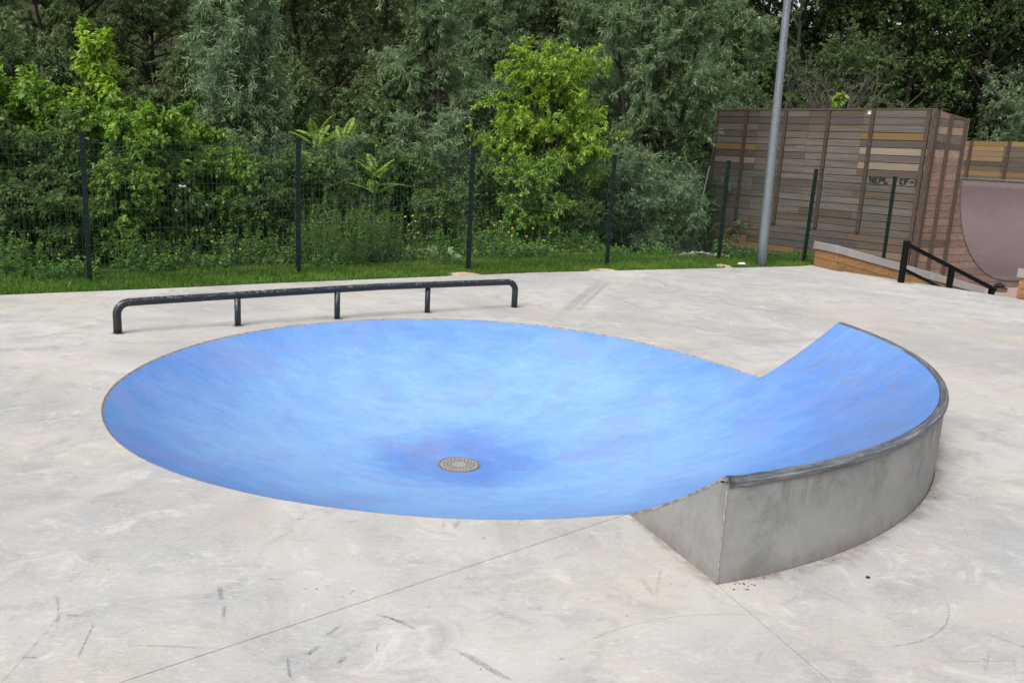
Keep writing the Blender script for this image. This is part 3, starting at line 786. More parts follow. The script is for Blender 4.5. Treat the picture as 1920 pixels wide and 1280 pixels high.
# bolts on studs and scrawled black writing on one board
zw = LOW + 14.62 * ROWH
def scrawl():
    # strokes in letter boxes, as on the board: N E P L . M C T - 1 8
    L = {'N': [[(0, 0), (0, 1), (.8, 0), (.8, 1)]], 'E': [[(.8, 1), (0, 1), (0, 0), (.8, 0)], [(0, .5), (.6, .5)]], 'P': [[(0, 0), (0, 1), (.8, .9), (.8, .5), (0, .45)]], 'L': [[(0, 1), (0, 0), (.8, 0)]],
         'I': [[(.3, 0), (.3, 1)]], 'C': [[(.8, .95), (.1, .8), (.1, .15), (.8, .05)]], 'F': [[(0, 0), (0, 1), (.9, 1)], [(0, .5), (.6, .55)]], '-': [[(.1, .5), (.8, .5)]], 'X': [[(0, 0), (.8, 1)], [(0, 1), (.8, 0)], [(0, .5), (.8, .5)]], 'T': [[(0, 1), (.9, 1)], [(.45, 1), (.45, 0)]]}
    V = []; F = []
    txt = 'NEPL ICF-X'; h = .125
    for i, chh in enumerate(txt):
        for s in L.get(chh, []):
            for (x0, y0), (x1, y1) in zip(s[:-1], s[1:]):
                # reads left to right as seen from the slab: u decreases to the right
                p = np.array([1.27 - i * .118 - x0 * .095, zw + (y0 - .5) * h]); q = np.array([1.27 - i * .118 - x1 * .095, zw + (y1 - .5) * h])
                d = (q - p) / (np.linalg.norm(q - p) + 1e-6); nn = np.array([-d[1], d[0]]) * .019; b = len(V)
                for a_ in (p - nn - d * .006, q - nn + d * .006, q + nn + d * .006, p + nn - d * .006): V.append(W(a_[0], 0, a_[1], ou=.0075) - ROOT3)
                F.append((b, b + 1, b + 2, b + 3))
    link('scrawled_writing', py_mesh('scrawled_writing', V, F, MAT['marker']), ramp)
scrawl()

# ------------------------------------------------------------------ stepped way down: steps, two ledges, handrail
ED = np.array([.94, .34]); ED /= np.linalg.norm(ED); EQ = np.array([ED[1], -ED[0]])
V = []; F = []
for i in range(6):
    z = -.158 * (i + 1); a0 = np.array([5.55, 14.50]) + ED * (.42 * i); b0 = np.array([7.2, 12.25]) + ED * (.42 * i); a1 = a0 + ED * .42; b1 = b0 + ED * .42; b = len(V)
    if i == 5: a1 += ED * .4; b1 += ED * .4
    V += [(*a0, z + .158), (*b0, z + .158), (*a0, z), (*b0, z), (*a1, z), (*b1, z)]; F += [(b, b + 1, b + 3, b + 2), (b + 2, b + 3, b + 5, b + 4)]
tag(link('steps', py_mesh('steps', V, F, MAT['slab'])), kind='structure')
def ledge(A, B, L, z0, z1, label):
    A = np.array(A); B = np.array(B); wv = A - B
    t = thing('ledge', label, 'ledge', (A[0], A[1], LOW if z1 < -.2 else 0)); r0 = np.array([A[0], A[1], t.location[2]])
    cap_t = .135
    def hexa(s0, s1, zt0, zt1, zb0, zb1, out=0., name='x', mat=None, bev=.008, inset=(0, 0)):
        V = []
        for s, zb, zt in ((s0, zb0, zt0), (s1, zb1, zt1)):
            for q, z in ((B - wv * out, zb), (A + wv * out, zb), (A + wv * out, zt), (B - wv * out, zt)):
                p = q + ED * s; V.append((p[0], p[1], z))
        F = [(0, 1, 2, 3), (7, 6, 5, 4), (0, 4, 5, 1), (1, 5, 6, 2), (2, 6, 7, 3), (3, 7, 4, 0)]
        return bevel_obj(name, V, F, mat, t, bev)
    top = lambda s: z0 + (z1 - z0) * s / L
    hexa(-.03, L + .02, top(0), z1, top(0) - cap_t, z1 - cap_t, .04, 'cap', MAT['cap'])
    hexa(.03, L, top(0) - cap_t - .001, z1 - cap_t - .001, LOW, LOW, -.04, 'core', MAT['w_dark'], 0)
    # end boards (facing the slab) and side boards
    ph = .152
    for k in range(2):
        zt = top(0) - cap_t - .003 - k * ph; zb = max(zt - ph + .006, -.02)
        V = [(*(B + wv * f + ED * s), z) for s in (.0, .028) for f, z in ((0, zb), (1, zb), (1, zt), (0, zt))]
        bevel_obj('plank', V, [(0, 1, 2, 3), (7, 6, 5, 4), (0, 4, 5, 1), (1, 5, 6, 2), (2, 6, 7, 3), (3, 7, 4, 0)], MAT['w_ledge'], t, .004)
    nb = 3; cuts = np.linspace(.03, L, nb + 1); qq = EQ
    for side, P in ((1, B), (-1, A)):
        for k in range(5):
            for j in range(nb):
                s0, s1 = cuts[j] + .003, cuts[j + 1] - .003; zt0 = top(s0) - cap_t - .003 - k * ph; zt1 = top(s1) - cap_t - .003 - k * ph
                zb0 = max(zt0 - ph + .006, LOW); zb1 = max(zt1 - ph + .006, LOW)
                if zt0 < LOW + .03 or zt1 < LOW + .03: continue
                V = []
                nrm_ = -wv / np.linalg.norm(wv) * side
                for s, zb, zt in ((s0, zb0, zt0), (s1, zb1, zt1)):
                    for o, z in ((.0, zb), (-.026, zb), (-.026, zt), (.0, zt)):
                        p = P + ED * s + nrm_ * o; V.append((p[0], p[1], z))
                bevel_obj('plank', V, [(0, 1, 2, 3), (7, 6, 5, 4), (0, 4, 5, 1), (1, 5, 6, 2), (2, 6, 7, 3), (3, 7, 4, 0)], MAT['w_ledge'], t, .004)
ledge((5.27, 15.20), (5.43, 14.56), 3.4, .43, -.30, 'sloping timber ledge with grey concrete cap in front of the wooden ramp')
ledge((7.24, 12.30), (7.60, 11.55), 3.2, .43, -.30, 'timber ledge with pale concrete cap cut off by the right edge of the view')
def handrail():
    P = np.array([6.03, 13.36]); h = thing('handrail', 'black square-tube handrail sloping down the steps beside the timber ledge', 'handrail', (P[0], P[1], 0)); r0 = np.array([P[0], P[1], 0])
    e3 = np.append(ED, 0); q3 = np.append(EQ, 0); L = 1.95; z0, z1 = .64, -.072
    zt = lambda s: z0 + (z1 - z0) * s / L
    for s, zb in ((0, 0), (.99, -.45), (1.91, LOW)):
        p = P + ED * s; t_ = zt(s) + (.015 if s == 0 else -.02)
        box_obj('post', (p[0], p[1], (zb + t_) / 2), e3 * .037, q3 * .037, (0, 0, (t_ - zb) / 2), MAT['hrail'], h)
    sl = np.array([ED[0] * L, ED[1] * L, z1 - z0]); u_ = sl / np.linalg.norm(sl); n_ = np.cross(u_, q3)
    c = np.array([*(P + ED * L / 2), (z0 + z1) / 2 - .035]); box_obj('top_rail', c, sl / 2 + u_ * .04, q3 * .028, n_ * .028, MAT['hrail'], h)
    s1 = .99; sl2 = np.array([ED[0] * s1, ED[1] * s1, zt(s1) - z0]); c = np.array([*(P + ED * s1 / 2), (z0 + zt(s1)) / 2 - .42]); box_obj('lower_rail', c, sl2 / 2, q3 * .022, n_ * .022, MAT['hrail'], h)
handrail()
# box and dark bag at the foot of the ramp
b = G(1872, 547, LOW)
bx = thing('wooden_box', 'low brown wooden box on the pink ground at the foot of the ramp', 'box', tuple(b))
box_obj('body', b + [0, 0, .045], (.15, 0, 0), (0, .10, 0), (0, 0, .045), MAT['w_brown'], bx, .008); box_obj('lid', b + [0, 0, .098], (.16, 0, 0), (0, .11, 0), (0, 0, .008), MAT['w_stud'], bx, .004)
bg_ = thing('bag', 'small black bag lying on top of the low brown box', 'bag', (b[0], b[1], LOW + .106))
bm = bmesh.new(); bmesh.ops.create_icosphere(bm, subdivisions=3, radius=1)
for v in bm.verts:
    v.co.x *= .12 * (1 + .12 * math.sin(7 * v.co.y)); v.co.y *= .09; v.co.z = max(v.co.z, -.8) * .055 + .044 + .012 * math.sin(9 * v.co.x * 8)
me = bpy.data.meshes.new('pouch'); bm.to_mesh(me); bm.free(); me.materials.append(MAT['black']); link('pouch', me, bg_)
V, F = tube([(.04 * math.cos(q), .0, .085 + .03 * math.sin(q)) for q in np.linspace(0, math.pi, 9)], .008, 6); link('handle', py_mesh('handle', V, F, MAT['black'], True), bg_)

# ------------------------------------------------------------------ vegetation generators
def unit(v): return v / np.maximum(np.linalg.norm(v, axis=-1, keepdims=True), 1e-9)
def leaves(P, D, N, l, wd, shape='lance'):
    """quads: one lance- or egg-shaped leaf per row"""
    Sd = unit(np.cross(D, N)); l = l[:, None]; wd = wd[:, None]; Nn = unit(np.cross(Sd, D))
    k = .45 if shape == 'lance' else .5
    fold = Nn * wd * .18
    tip = P + D * l - np.array([0, 0, 1.]) * l * .12
    V = np.stack([P, P + D * l * k + Sd * wd * .5 + fold, tip, P + D * l * k - Sd * wd * .5 + fold], 1).reshape(-1, 3)
    return V, np.arange(len(V)).reshape(-1, 4)
def wood_tubes(P0, P1, bend, r0, r1, seg, n):
    m = len(P0); t = np.linspace(0, 1, seg + 1)[None, :, None]
    P = P0[:, None] + (P1 - P0)[:, None] * t + bend[:, None] * (4 * t * (1 - t))
    T = unit(np.gradient(P, axis=1)); up = np.where(np.abs(T[..., 2:3]) > .9, np.array([1., 0, 0]), np.array([0, 0, 1.]))
    A = unit(np.cross(T, up)); B = np.cross(T, A); rr = (r0[:, None] + (r1 - r0)[:, None] * t[..., 0])[..., None]
    ring = np.stack([P + rr * (A * math.cos(2 * math.pi * k / n) + B * math.sin(2 * math.pi * k / n)) for k in range(n)], 2)
    idx = np.arange(m * (seg + 1) * n).reshape(m, seg + 1, n); F = []
    for q in range(n): F.append(np.stack([idx[:, :-1, q], idx[:, :-1, (q + 1) % n], idx[:, 1:, (q + 1) % n], idx[:, 1:, q]], -1).reshape(-1, 4))
    return ring.reshape(-1, 3), np.concatenate(F)
def catV(parts):
    V = []; F = []; o = 0
    for v, f in parts: V.append(v); F.append(f + o); o += len(v)
    return np.concatenate(V), np.concatenate(F)
def grow(seed, H, stems=1, spread=.3, n1=26, L1=1.0, t0=.15, prof=None, el=(10, 60), bend1=.0, n2=14, L2=.4, n3=12, leaf=(.07, .016), up2=.2, droop=.3, upn=.5, r=.05, rnd2=.8, twigs=False, sx=1., shape='lance', clump=0.):
    g = np.random.default_rng(seed)
    prof = prof or (lambda t: 1 - .7 * t)
    ang = g.uniform(0, 6.283, stems) + np.arange(stems) * 6.283 / stems
    B0 = np.stack([np.cos(ang) * .12 * spread, np.sin(ang) * .12 * spread, np.zeros(stems) - .1], 1) * (stems > 1)
    hh = H * g.uniform(.8, 1, stems); hh[0] = H
    T0 = np.stack([np.cos(ang) * spread * hh * (.35 if stems > 1 else .05), np.sin(ang) * spread * hh * (.35 if stems > 1 else .05), hh], 1)
    bs = g.normal(0, .03, (stems, 3)) * H
    wood = [wood_tubes(B0, T0, bs, np.full(stems, r), np.full(stems, r * .12), 10, 7)]
    # limbs
    si = np.repeat(np.arange(stems), n1); m = len(si); t = t0 + (1 - t0) * g.random(m) ** .9
    P = B0[si] + (T0 - B0)[si] * t[:, None] + bs[si] * (4 * t * (1 - t))[:, None]
    az = g.uniform(0, 6.283, m); e = np.radians(el[0] + (el[1] - el[0]) * t + g.normal(0, 10, m))
    D = np.stack([np.cos(az) * np.cos(e) * sx, np.sin(az) * np.cos(e), np.sin(e)], 1)
    L = L1 * prof(t) * g.uniform(.6, 1.15, m)
    E = P + D * L[:, None]; bd = np.zeros((m, 3)); bd[:, 2] = bend1 * L; bd += g.normal(0, .04, (m, 3)) * L[:, None]
    wood.append(wood_tubes(P, E, bd, r * .42 * np.sqrt(prof(t).clip(.1)), np.full(m, r * .06), 4, 4))
    # twigs
    li = np.repeat(np.arange(m), n2); k = len(li); t2 = .12 + .88 * g.random(k) ** .75
    P2 = P[li] + (E - P)[li] * t2[:, None] + bd[li] * (4 * t2 * (1 - t2))[:, None]
    D2 = unit(D[li] * .7 + g.normal(0, rnd2, (k, 3)) + np.array([0, 0, up2])); LL = L2 * g.uniform(.5, 1.2, k) * (.55 + .45 * prof(t)[li])
    tt = g.random(k)
    if twigs: wood.append(wood_tubes(P2, P2 + D2 * LL[:, None], np.zeros((k, 3)), np.full(k, r * .06), np.full(k, r * .02), 1, 3))
    # leaves
    ti = np.repeat(np.arange(k), n3); q = len(ti); t3 = g.random(q) ** .8
    P3 = P2[ti] + D2[ti] * (LL[ti] * t3)[:, None]; P3[:, 2] -= droop * LL[ti] * t3 ** 2 * .5
    P3 += g.normal(0, .012, (q, 3))
    D3 = unit(D2[ti] * .55 + g.normal(0, .65, (q, 3)) - np.array([0, 0, droop])); N3 = unit(g.normal(0, .6, (q, 3)) + np.array([0, 0, upn]))
    sz = g.uniform(.65, 1.25, q)
    V, F = leaves(P3, D3, N3, leaf[0] * sz, leaf[1] * sz * g.uniform(.8, 1.2, q), shape)
    hz = P3[:, 2] / H
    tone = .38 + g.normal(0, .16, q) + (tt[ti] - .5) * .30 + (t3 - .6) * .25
    return (V, F, tone.clip(0, 1)), catV(wood)
def plant(name, label, cat, loc, data, lm, group=None, bark='bark', crown='crown', trunk='trunk', rz=0.):
    (V, F, tone), (Wv, Wf) = data
    t = thing(name, label, cat, tuple(loc), group); t.rotation_euler = (0, 0, rz)
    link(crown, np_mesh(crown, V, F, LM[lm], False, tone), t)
    if trunk:
        tk = link(trunk, np_mesh(trunk, Wv, Wf, MAT[bark], True), t)
        if trunk == 'stem': tk['kind'] = 'stuff'
    return t
def copy_plant(src, label, loc, rz, scale=1., group=None):
    c = src.copy(); COL.objects.link(c); c.location = loc; c.rotation_euler = (0, 0, rz); c.scale = (scale,) * 3 if np.isscalar(scale) else scale
    c['label'] = label
    if group: c['group'] = group
    for ch in src.children:
        d = ch.copy(); COL.objects.link(d); d.parent = c
    return c
def gz(p, dz=-.03): return (p[0], p[1], float(terrain(p[0], p[1])) + dz)

# --- far dark woods
FG = 'dark trees of the far wood'
def fprof(t): return .35 + .9 * np.sin(np.clip(t, 0, 1) * 3.0) ** 1.0
far = []
for i in range(3):
    far.append(grow(100 + i, 11.5, 1, .2, 60, 3.3, .05, fprof, (0, 55), .06, 18, .8, 40, (.125, .07), .15, .35, 1.1, .11, shape='egg'))
spots = [(-150, 40), (20, 36), (160, 41), (300, 37), (440, 42), (575, 38), (715, 46), (860, 39), (1010, 43), (1150, 38), (1290, 43), (1440, 37), (1560, 42), (1680, 38), (1800, 44), (1960, 43), (2120, 40), (-300, 36),
         (80, 50), (380, 52), (640, 53), (940, 52), (1230, 54), (1500, 52), (1740, 54), (2000, 55), (1400, 46), (1620, 47), (1880, 49), (2080, 48), (1835, 38)]
names = ['behind the left edge of the view', 'above the pale willow at left', 'behind the yellow-green sapling', 'between sapling and silver willow', 'behind the silver willow', 'behind the round olive tree', 'at the black gap in the wood', 'behind the willow with the leaning trunk', 'behind the yellow-green maple', 'behind the big central willow', 'behind the right side of the big willow', 'just left of the lamp post', 'above the dead twigs', 'above the right end of the timber wall', 'left of the far right willow', 'behind the far right willow', 'off the right edge', 'off the left edge',
         'deep in the wood at far left', 'deep in the wood behind the silver willow', 'deep in the wood behind the black gap', 'deep in the wood behind the maple', 'deep in the wood behind the big willow', 'deep in the wood behind the lamp post', 'deep in the wood above the ramp', 'deep in the wood at far right', 'second row behind the lamp post', 'second row above the timber wall', 'second row behind the far right willow', 'second row off the right edge', 'just left of the far right willow top']
spots += [(px_, 62) for px_ in (-250, -60, 130, 320, 510, 700, 890, 1080, 1270, 1460, 1650, 1840, 2030, 2220)]
names += ['at the top of the wooded slope, half hidden by nearer trees'] * 14
protos = []
gr = np.random.default_rng(5)
for i, (px, Y) in enumerate(spots):
    p = gz(at(px, Y)); lab = 'tall dark green tree ' + names[i]
    if i < 3: protos.append(plant('dark_tree', lab, 'tree', p, far[i], 'dark', FG, rz=gr.uniform(0, 6)))
    else: copy_plant(protos[i % 3], lab, p, gr.uniform(0, 6), gr.uniform(.9, 1.2) * (1.25 if px > 1350 else 1) * (1.5 if Y > 60 else 1), FG)
# --- olive mid trees
OG = 'olive green trees of the middle wood'
ol = grow(200, 6.9, 3, .55, 36, 1.9, .06, lambda t: .5 + .6 * np.sin(t * 3), (5, 60), .05, 14, .52, 36, (.088, .042), .25, .35, 1.2, .08, shape='egg')
ot = plant('olive_tree', 'dense round olive green tree left of the black gap in the wood', 'tree', gz(at(585, 25)), ol, 'olive', OG)
for px, Y, sc, lab in ((300, 27, .9, 'olive green tree between the sapling and the silver willow'), (120, 26, .95, 'olive green tree above the left bramble bushes'), (-40, 24, .9, 'olive green tree cut by the left edge of the view'), (1500, 33, 1.0, 'olive green tree seen either side of the lamp post'), (1640, 35, 1.05, 'olive green tree above the middle of the timber wall'), (1420, 29, .7, 'low olive tree at the left end of the timber wall'), (450, 30, 1.05, 'olive tree showing over the top of the silver willow')):
    copy_plant(ot, lab, gz(at(px, Y)), px * .37, sc, OG)
# --- willows
WG = 'grey-green willows behind the fence'
wl = grow(300, 8.2, 5, .55, 30, 2.1, .06, lambda t: .8 - .4 * t, (25, 62), -.02, 17, .60, 28, (.13, .027), .35, .5, .9, .08)
wt = plant('willow', 'big grey-green willow filling the view left of the timber wall', 'tree', gz(at(1225, 21.5)), wl, 'willow', WG)
for px, Y, sc, lab in ((1345, 24, .85, 'grey-green willow overhanging the left end of the timber wall'), (1090, 25, 1.0, 'tall willow above and behind the yellow-green maple'), (960, 27, 1.05, 'tall willow between the leaning trunk and the maple')):
    copy_plant(wt, lab, gz(at(px, Y)), px * .11, sc, WG)
wl2 = grow(310, 8.0, 2, .35, 40, 2.0, .10, lambda t: .8 - .35 * t, (20, 60), -.03, 17, .6, 28, (.125, .026), .3, .5, .9, .12)
plant('willow', 'willow with a bare leaning trunk showing, left of the yellow-green maple', 'tree', gz(at(828, 20)), wl2, 'willow', WG)
sv = grow(320, 4.1, 6, .36, 28, 1.2, .03, lambda t: 1.3 - 1.08 * t, (15, 65), -.05, 11, .40, 22, (.115, .02), .35, .3, .8, .04, rnd2=.7)
plant('silver_willow', 'pale silver willow with narrow upright crown behind the left fence panels', 'tree', gz(at(438, 15.6)), sv, 'silver')
sv2 = grow(321, 2.8, 4, .45, 20, .85, .08, lambda t: 1.1 - .7 * t, (15, 60), -.08, 10, .36, 20, (.105, .019), .3, .4, .8, .03)
sb = plant('silver_willow', 'small silver willow at the far left edge above the bushes', 'tree', gz(at(18, 14.5)), sv2, 'silver')
copy_plant(sb, 'low silvery willow bush right of the second fence post', gz(at(640, 15.2)), 1.3, (.9, .9, .62))
copy_plant(sb, 'low silvery willow bush left of the maple behind the third fence post', gz(at(800, 16.5)), 2.3, (1.1, 1.1, .8))
copy_plant(sb, 'low silvery willow bush right of the maple behind the fourth fence post', gz(at(1190, 17.8)), 4.0, (1.1, 1.1, .80))
copy_plant(sb, 'low silvery willow bush near the leaning metal strut', gz(at(1262, 19.2)), 5.1, (1.0, 1.0, .8))
fr = grow(330, 7.6, 6, .6, 28, 1.9, .04, lambda t: 1.0 - .4 * t, (30, 68), -.02, 13, .6, 20, (.15, .04), .4, .35, .9, .09)
ft = plant('willow', 'pale green feathery willow behind the ramp at the far right', 'tree', gz(at(1890, 36)), fr, 'silver', WG)
copy_plant(ft, 'lower pale willow at the right edge above the far ramp wall', gz(at(1990, 33)), 2.0, .9, WG)
# --- yellow-green maple
mp = grow(400, 3.15, 6, .40, 26, 1.02, .03, lambda t: .6 + .7 * np.sin(np.clip(t * 2.6 + .2, 0, 3.1)), (0, 50), .05, 13, .24, 28, (.080, .034), .05, .6, 1.3, .04, .7, shape='egg')
plant('maple', 'bright yellow-green young maple behind the third and fourth fence posts', 'tree', gz(at(1015, 16.3)), mp, 'maple')
mp2 = grow(401, 3.0, 1, .1, 34, .72, .38, lambda t: 1.15 - .85 * t, (0, 55), .05, 7, .2, 11, (.105, .058), .1, .6, 1.3, .025, .6, shape='egg')
plant('sapling', 'slim yellow-green sapling standing above the left bushes', 'tree', gz(at(188, 12.8)), mp2, 'maple')
sp_ = grow(402, 1.0, 1, .1, 10, .4, .3, lambda t: 1 - .5 * t, (10, 60), 0, 6, .2, 8, (.11, .06), .1, .5, 1.2, .015, .6, shape='egg')
plant('sapling', 'tiny bright green sprig showing over the top of the timber wall', 'sapling', tuple(at(1558, 25.5, 2.75)), sp_, 'maple')
# --- bushes behind the fence
BG = 'bushes behind the fence'
b1 = grow(500, 1.95, 7, .8, 12, .72, .05, lambda t: 1.0 - .35 * t, (0, 55), .06, 9, .24, 24, (.080, .043), .1, .6, 1.3, .018, shape='egg')
b2 = grow(501, 1.6, 8, .85, 10, .6, .05, lambda t: 1.0 - .35 * t, (0, 55), .05, 8, .22, 16, (.078, .040), .15, .5, 1.2, .016, shape='egg')
b3 = grow(502, 1.1, 8, .95, 9, .45, .05, lambda t: 1.0 - .3 * t, (0, 55), .05, 7, .2, 14, (.065, .034), .2, .45, 1.1, .012, shape='egg')
BA = plant('bush', 'bright green elder bush between the first and second fence posts', 'bush', gz(at(245, 11.9)), b1, 'elder', BG, bark='stem')
BB = plant('bush', 'dense green bush left of the first fence post', 'bush', gz(at(75, 11.2)), b2, 'shrub', BG, bark='stem')
BCc = plant('bush', 'low dark bramble at the foot of the fence left of the first post', 'bush', gz(at(40, 10.6)), b3, 'shrub', BG, bark='stem')
for px, Y, sc, src, lab in (
    (10, 11.8, (1.1, 1.1, 1.18), BA, 'bright green bush cut by the left edge of the view'), (140, 12.4, 1.0, BA, 'bright green bush just behind the first fence post'), (330, 13.0, .9, BA, 'bright green bush left of the silver willow foot'), (225, 11.0, .62, BA, 'small bright green bush just behind the mesh right of the first post'), (425, 12.6, .72, BA, 'small bright green bush in front of the silver willow'), (1000, 14.8, .7, BA, 'small bright green bush at the foot of the maple'),
    (-90, 10.4, 1.1, BB, 'green bush just outside the left edge'), (190, 11.2, .8, BB, 'green bush right of the first fence post'), (310, 11.9, .85, BB, 'green bush midway between the first two posts'), (400, 13.0, .9, BB, 'green bush in front of the silver willow'), (510, 13.2, .85, BB, 'green bush left of the second fence post'), (610, 13.8, .85, BB, 'green bush right of the second fence post'),
    (700, 14.8, .95, BB, 'green bush midway between second and third posts'), (790, 15.2, .9, BB, 'dark bush left of the third fence post'), (930, 15.4, .85, BB, 'green bush under the left side of the maple'), (1060, 16.4, .75, BB, 'green bush under the right side of the maple'), (1150, 17.8, .9, BB, 'green bush behind the fourth fence post'), (1240, 18.8, .9, BB, 'dark bush left of the metal strut'), (1300, 20.8, 1.0, BB, 'dark bush behind the metal strut'),
    (130, 10.5, .75, BCc, 'low bramble just left of the first post foot'), (340, 11.9, .8, BCc, 'low bramble below the bright elder bush'), (470, 12.5, .85, BCc, 'low bramble under the silver willow'), (830, 14.2, .85, BCc, 'low bramble left of the third post foot'), (1090, 15.9, .75, BCc, 'low bramble left of the fourth post foot')):
    copy_plant(src, lab, gz(at(px, Y)), px * .173, sc, BG)
# second layer of bigger dark shrubs so that the wood behind the fence is closed
d1 = grow(510, 2.9, 6, .75, 16, 1.1, .03, lambda t: 1.0 - .35 * t, (0, 60), .05, 10, .42, 20, (.095, .048), .2, .45, 1.2, .04, shape='egg')
DT = plant('tall_shrub', 'tall dark shrub behind the bushes at the left edge', 'shrub', gz(at(60, 15.5)), d1, 'olive', 'tall shrubs under the wood')
for px, Y, sc, lab in ((330, 17.5, .95, 'tall shrub left of the silver willow stem'), (210, 16.5, .9, 'tall shrub behind the slim sapling'), (560, 19, 1.0, 'tall shrub behind the second fence post'), (680, 20, 1.0, 'tall shrub at the foot of the black gap'), (900, 21, .95, 'tall shrub behind the third fence post'), (1120, 22, 1.0, 'tall shrub behind the fourth fence post'), (-60, 14, .95, 'tall shrub beyond the left edge'), (1290, 23.5, .9, 'tall shrub at the left end of the timber wall'), (470, 20.5, 1.0, 'tall shrub right behind the silver willow')):
    copy_plant(DT, lab, gz(at(px, Y)), px * .29, sc, 'tall shrubs under the wood')
# --- pinnate-leaved plants
def fronds(seed, H, nf, L, drop=.3):
    g = np.random.default_rng(seed); parts = []; tone = []; wood = [wood_tubes(np.array([[0, 0, -.1]]), np.array([[.02, .02, H]]), np.zeros((1, 3)), np.array([.02]), np.array([.008]), 4, 5)]
    for i in range(nf):
        az = i * 2.4 + g.uniform(-.3, .3); el = g.uniform(.2, 1.2); b = np.array([0, 0, H * (1 - .35 * (i / nf))]); D = np.array([math.cos(az) * math.cos(el), math.sin(az) * math.cos(el), math.sin(el)])
        t = np.repeat(np.linspace(.18, 1, 13), 2); sg = np.tile([1, -1], 13); Pp = b + D * L * t[:, None]; Pp[:, 2] -= drop * L * t ** 2
        tan = unit(D - np.array([0, 0, 2 * drop]) * t[:, None]); sd_ = unit(np.cross(tan, [0, 0, 1.])); Dl = unit(sd_ * sg[:, None] + tan * .45 - np.array([0, 0, .25])); Nl = np.cross(sd_, tan)
        V, F = leaves(Pp, Dl, Nl + g.normal(0, .15, Nl.shape), np.full(26, .105) * np.sin(t * 2.2 + .6), np.full(26, .032), 'egg'); parts.append((V, F)); tone += list(g.uniform(.35, .9, 26))
        wood.append(wood_tubes(b[None], (b + D * L - [0, 0, drop * L])[None], np.array([[0, 0, drop * L * .25]]), np.array([.007]), np.array([.003]), 5, 3))
    V, F = catV(parts); return (V, F, np.array(tone)), catV(wood)
fp = plant('ash_sapling', 'pinnate-leaved green sapling with star of fronds above the fence by the second post', 'sapling', gz(at(592, 15.0)), fronds(7, 1.8, 14, .6), 'elder', 'pinnate-leaved saplings', bark='stem')
copy_plant(fp, 'pinnate-leaved sapling with raised fronds right of the star-shaped one', gz(at(645, 15.4)), 1.1, 1.0, 'pinnate-leaved saplings')
copy_plant(fp, 'shorter pinnate-leaved plant arching behind the mesh right of the second post', gz(at(705, 14.2)), 2.1, (1., 1., .72), 'pinnate-leaved saplings')
# --- tall leafy weeds behind the second panel
def weeds(seed, n, H, rad, ll, lw, nl=30):
    g = np.random.default_rng(seed); a = g.uniform(0, 6.28, n); r = rad * np.sqrt(g.random(n)); B = np.stack([r * np.cos(a) * 1.6, r * np.sin(a), np.zeros(n) - .05], 1); h = H * g.uniform(.65, 1.1, n)
    T = B + np.stack([g.normal(0, .06, n), g.normal(0, .06, n), h], 1)
    i = np.repeat(np.arange(n), nl); t = g.uniform(.08, 1, len(i)); P = B[i] + (T - B)[i] * t[:, None]; az = g.uniform(0, 6.28, len(i)); e = np.radians(g.normal(25, 15, len(i)))
    D = np.stack([np.cos(az) * np.cos(e), np.sin(az) * np.cos(e), np.sin(e)], 1); s = g.uniform(.7, 1.2, len(i)) * (1.15 - .6 * t)
    V, F = leaves(P, D, unit(g.normal(0, .3, D.shape) + [0, 0, 1]), ll * s, lw * s)
    return (V, F, (.25 + .5 * t + g.normal(0, .12, len(i))).clip(0, 1)), wood_tubes(B, T, np.zeros((n, 3)), np.full(n, .006), np.full(n, .003), 2, 3)
WGp = 'leafy weeds along the fence foot'
w1 = plant('weed_clump', 'tall feathery green weed clump right of the second fence post', 'weeds', gz(at(640, 12.1)), weeds(9, 60, 1.0, .42, .12, .02), 'weed', WGp, bark='stem', crown='foliage', trunk='stem')
copy_plant(w1, 'tall feathery weed clump midway between second and third posts', gz(at(705, 12.4)), 1, (.8, .8, .9), WGp)
copy_plant(w1, 'feathery weed clump just right of the second post', gz(at(590, 12.2)), 2, (.7, .7, .7), WGp)
w2 = plant('weed_clump', 'low broad-leaved nettle patch at the foot of the first fence post', 'weeds', gz(at(115, 9.75)), weeds(10, 26, .30, .28, .10, .05, 16), 'weed', WGp, bark='stem', crown='foliage', trunk='stem')
for px, Y, sc, lab in ((60, 9.5, .7, 'small nettle patch at the left edge of the fence foot'), (270, 10.45, 1.0, 'nettle patch right of the first post foot'), (390, 11.0, .9, 'nettle patch left of the yellow flowers by the second post'), (610, 11.7, .7, 'nettle patch right of the second post foot'), (740, 12.4, .75, 'nettle patch in front of the yellow flower stems'), (960, 13.5, 1.1, 'nettle patch under the maple'), (1010, 13.7, 1.1, 'nettle patch with yellow flowers under the maple'), (1170, 14.9, .8, 'nettle patch right of the fourth post foot'), (1240, 15.4, 1.0, 'bright weed patch in the grass before the metal strut'), (1262, 15.5, .8, 'bright weed tuft beside the gravel heap'), (1390, 15.5, 1.1, 'weed patch between the last mesh posts left of the lamp post'), (1450, 15.6, .7, 'weed patch just right of the lamp post')):
    copy_plant(w2, lab, gz(at(px, Y)), px * .3, sc, WGp)
w3 = plant('weed_clump', 'knee-high leafy weed clump behind the mesh right of the first post', 'weeds', gz(at(215, 10.55)), weeds(33, 34, .62, .30, .11, .036, 20), 'weed', WGp, bark='stem', crown='foliage', trunk='stem')
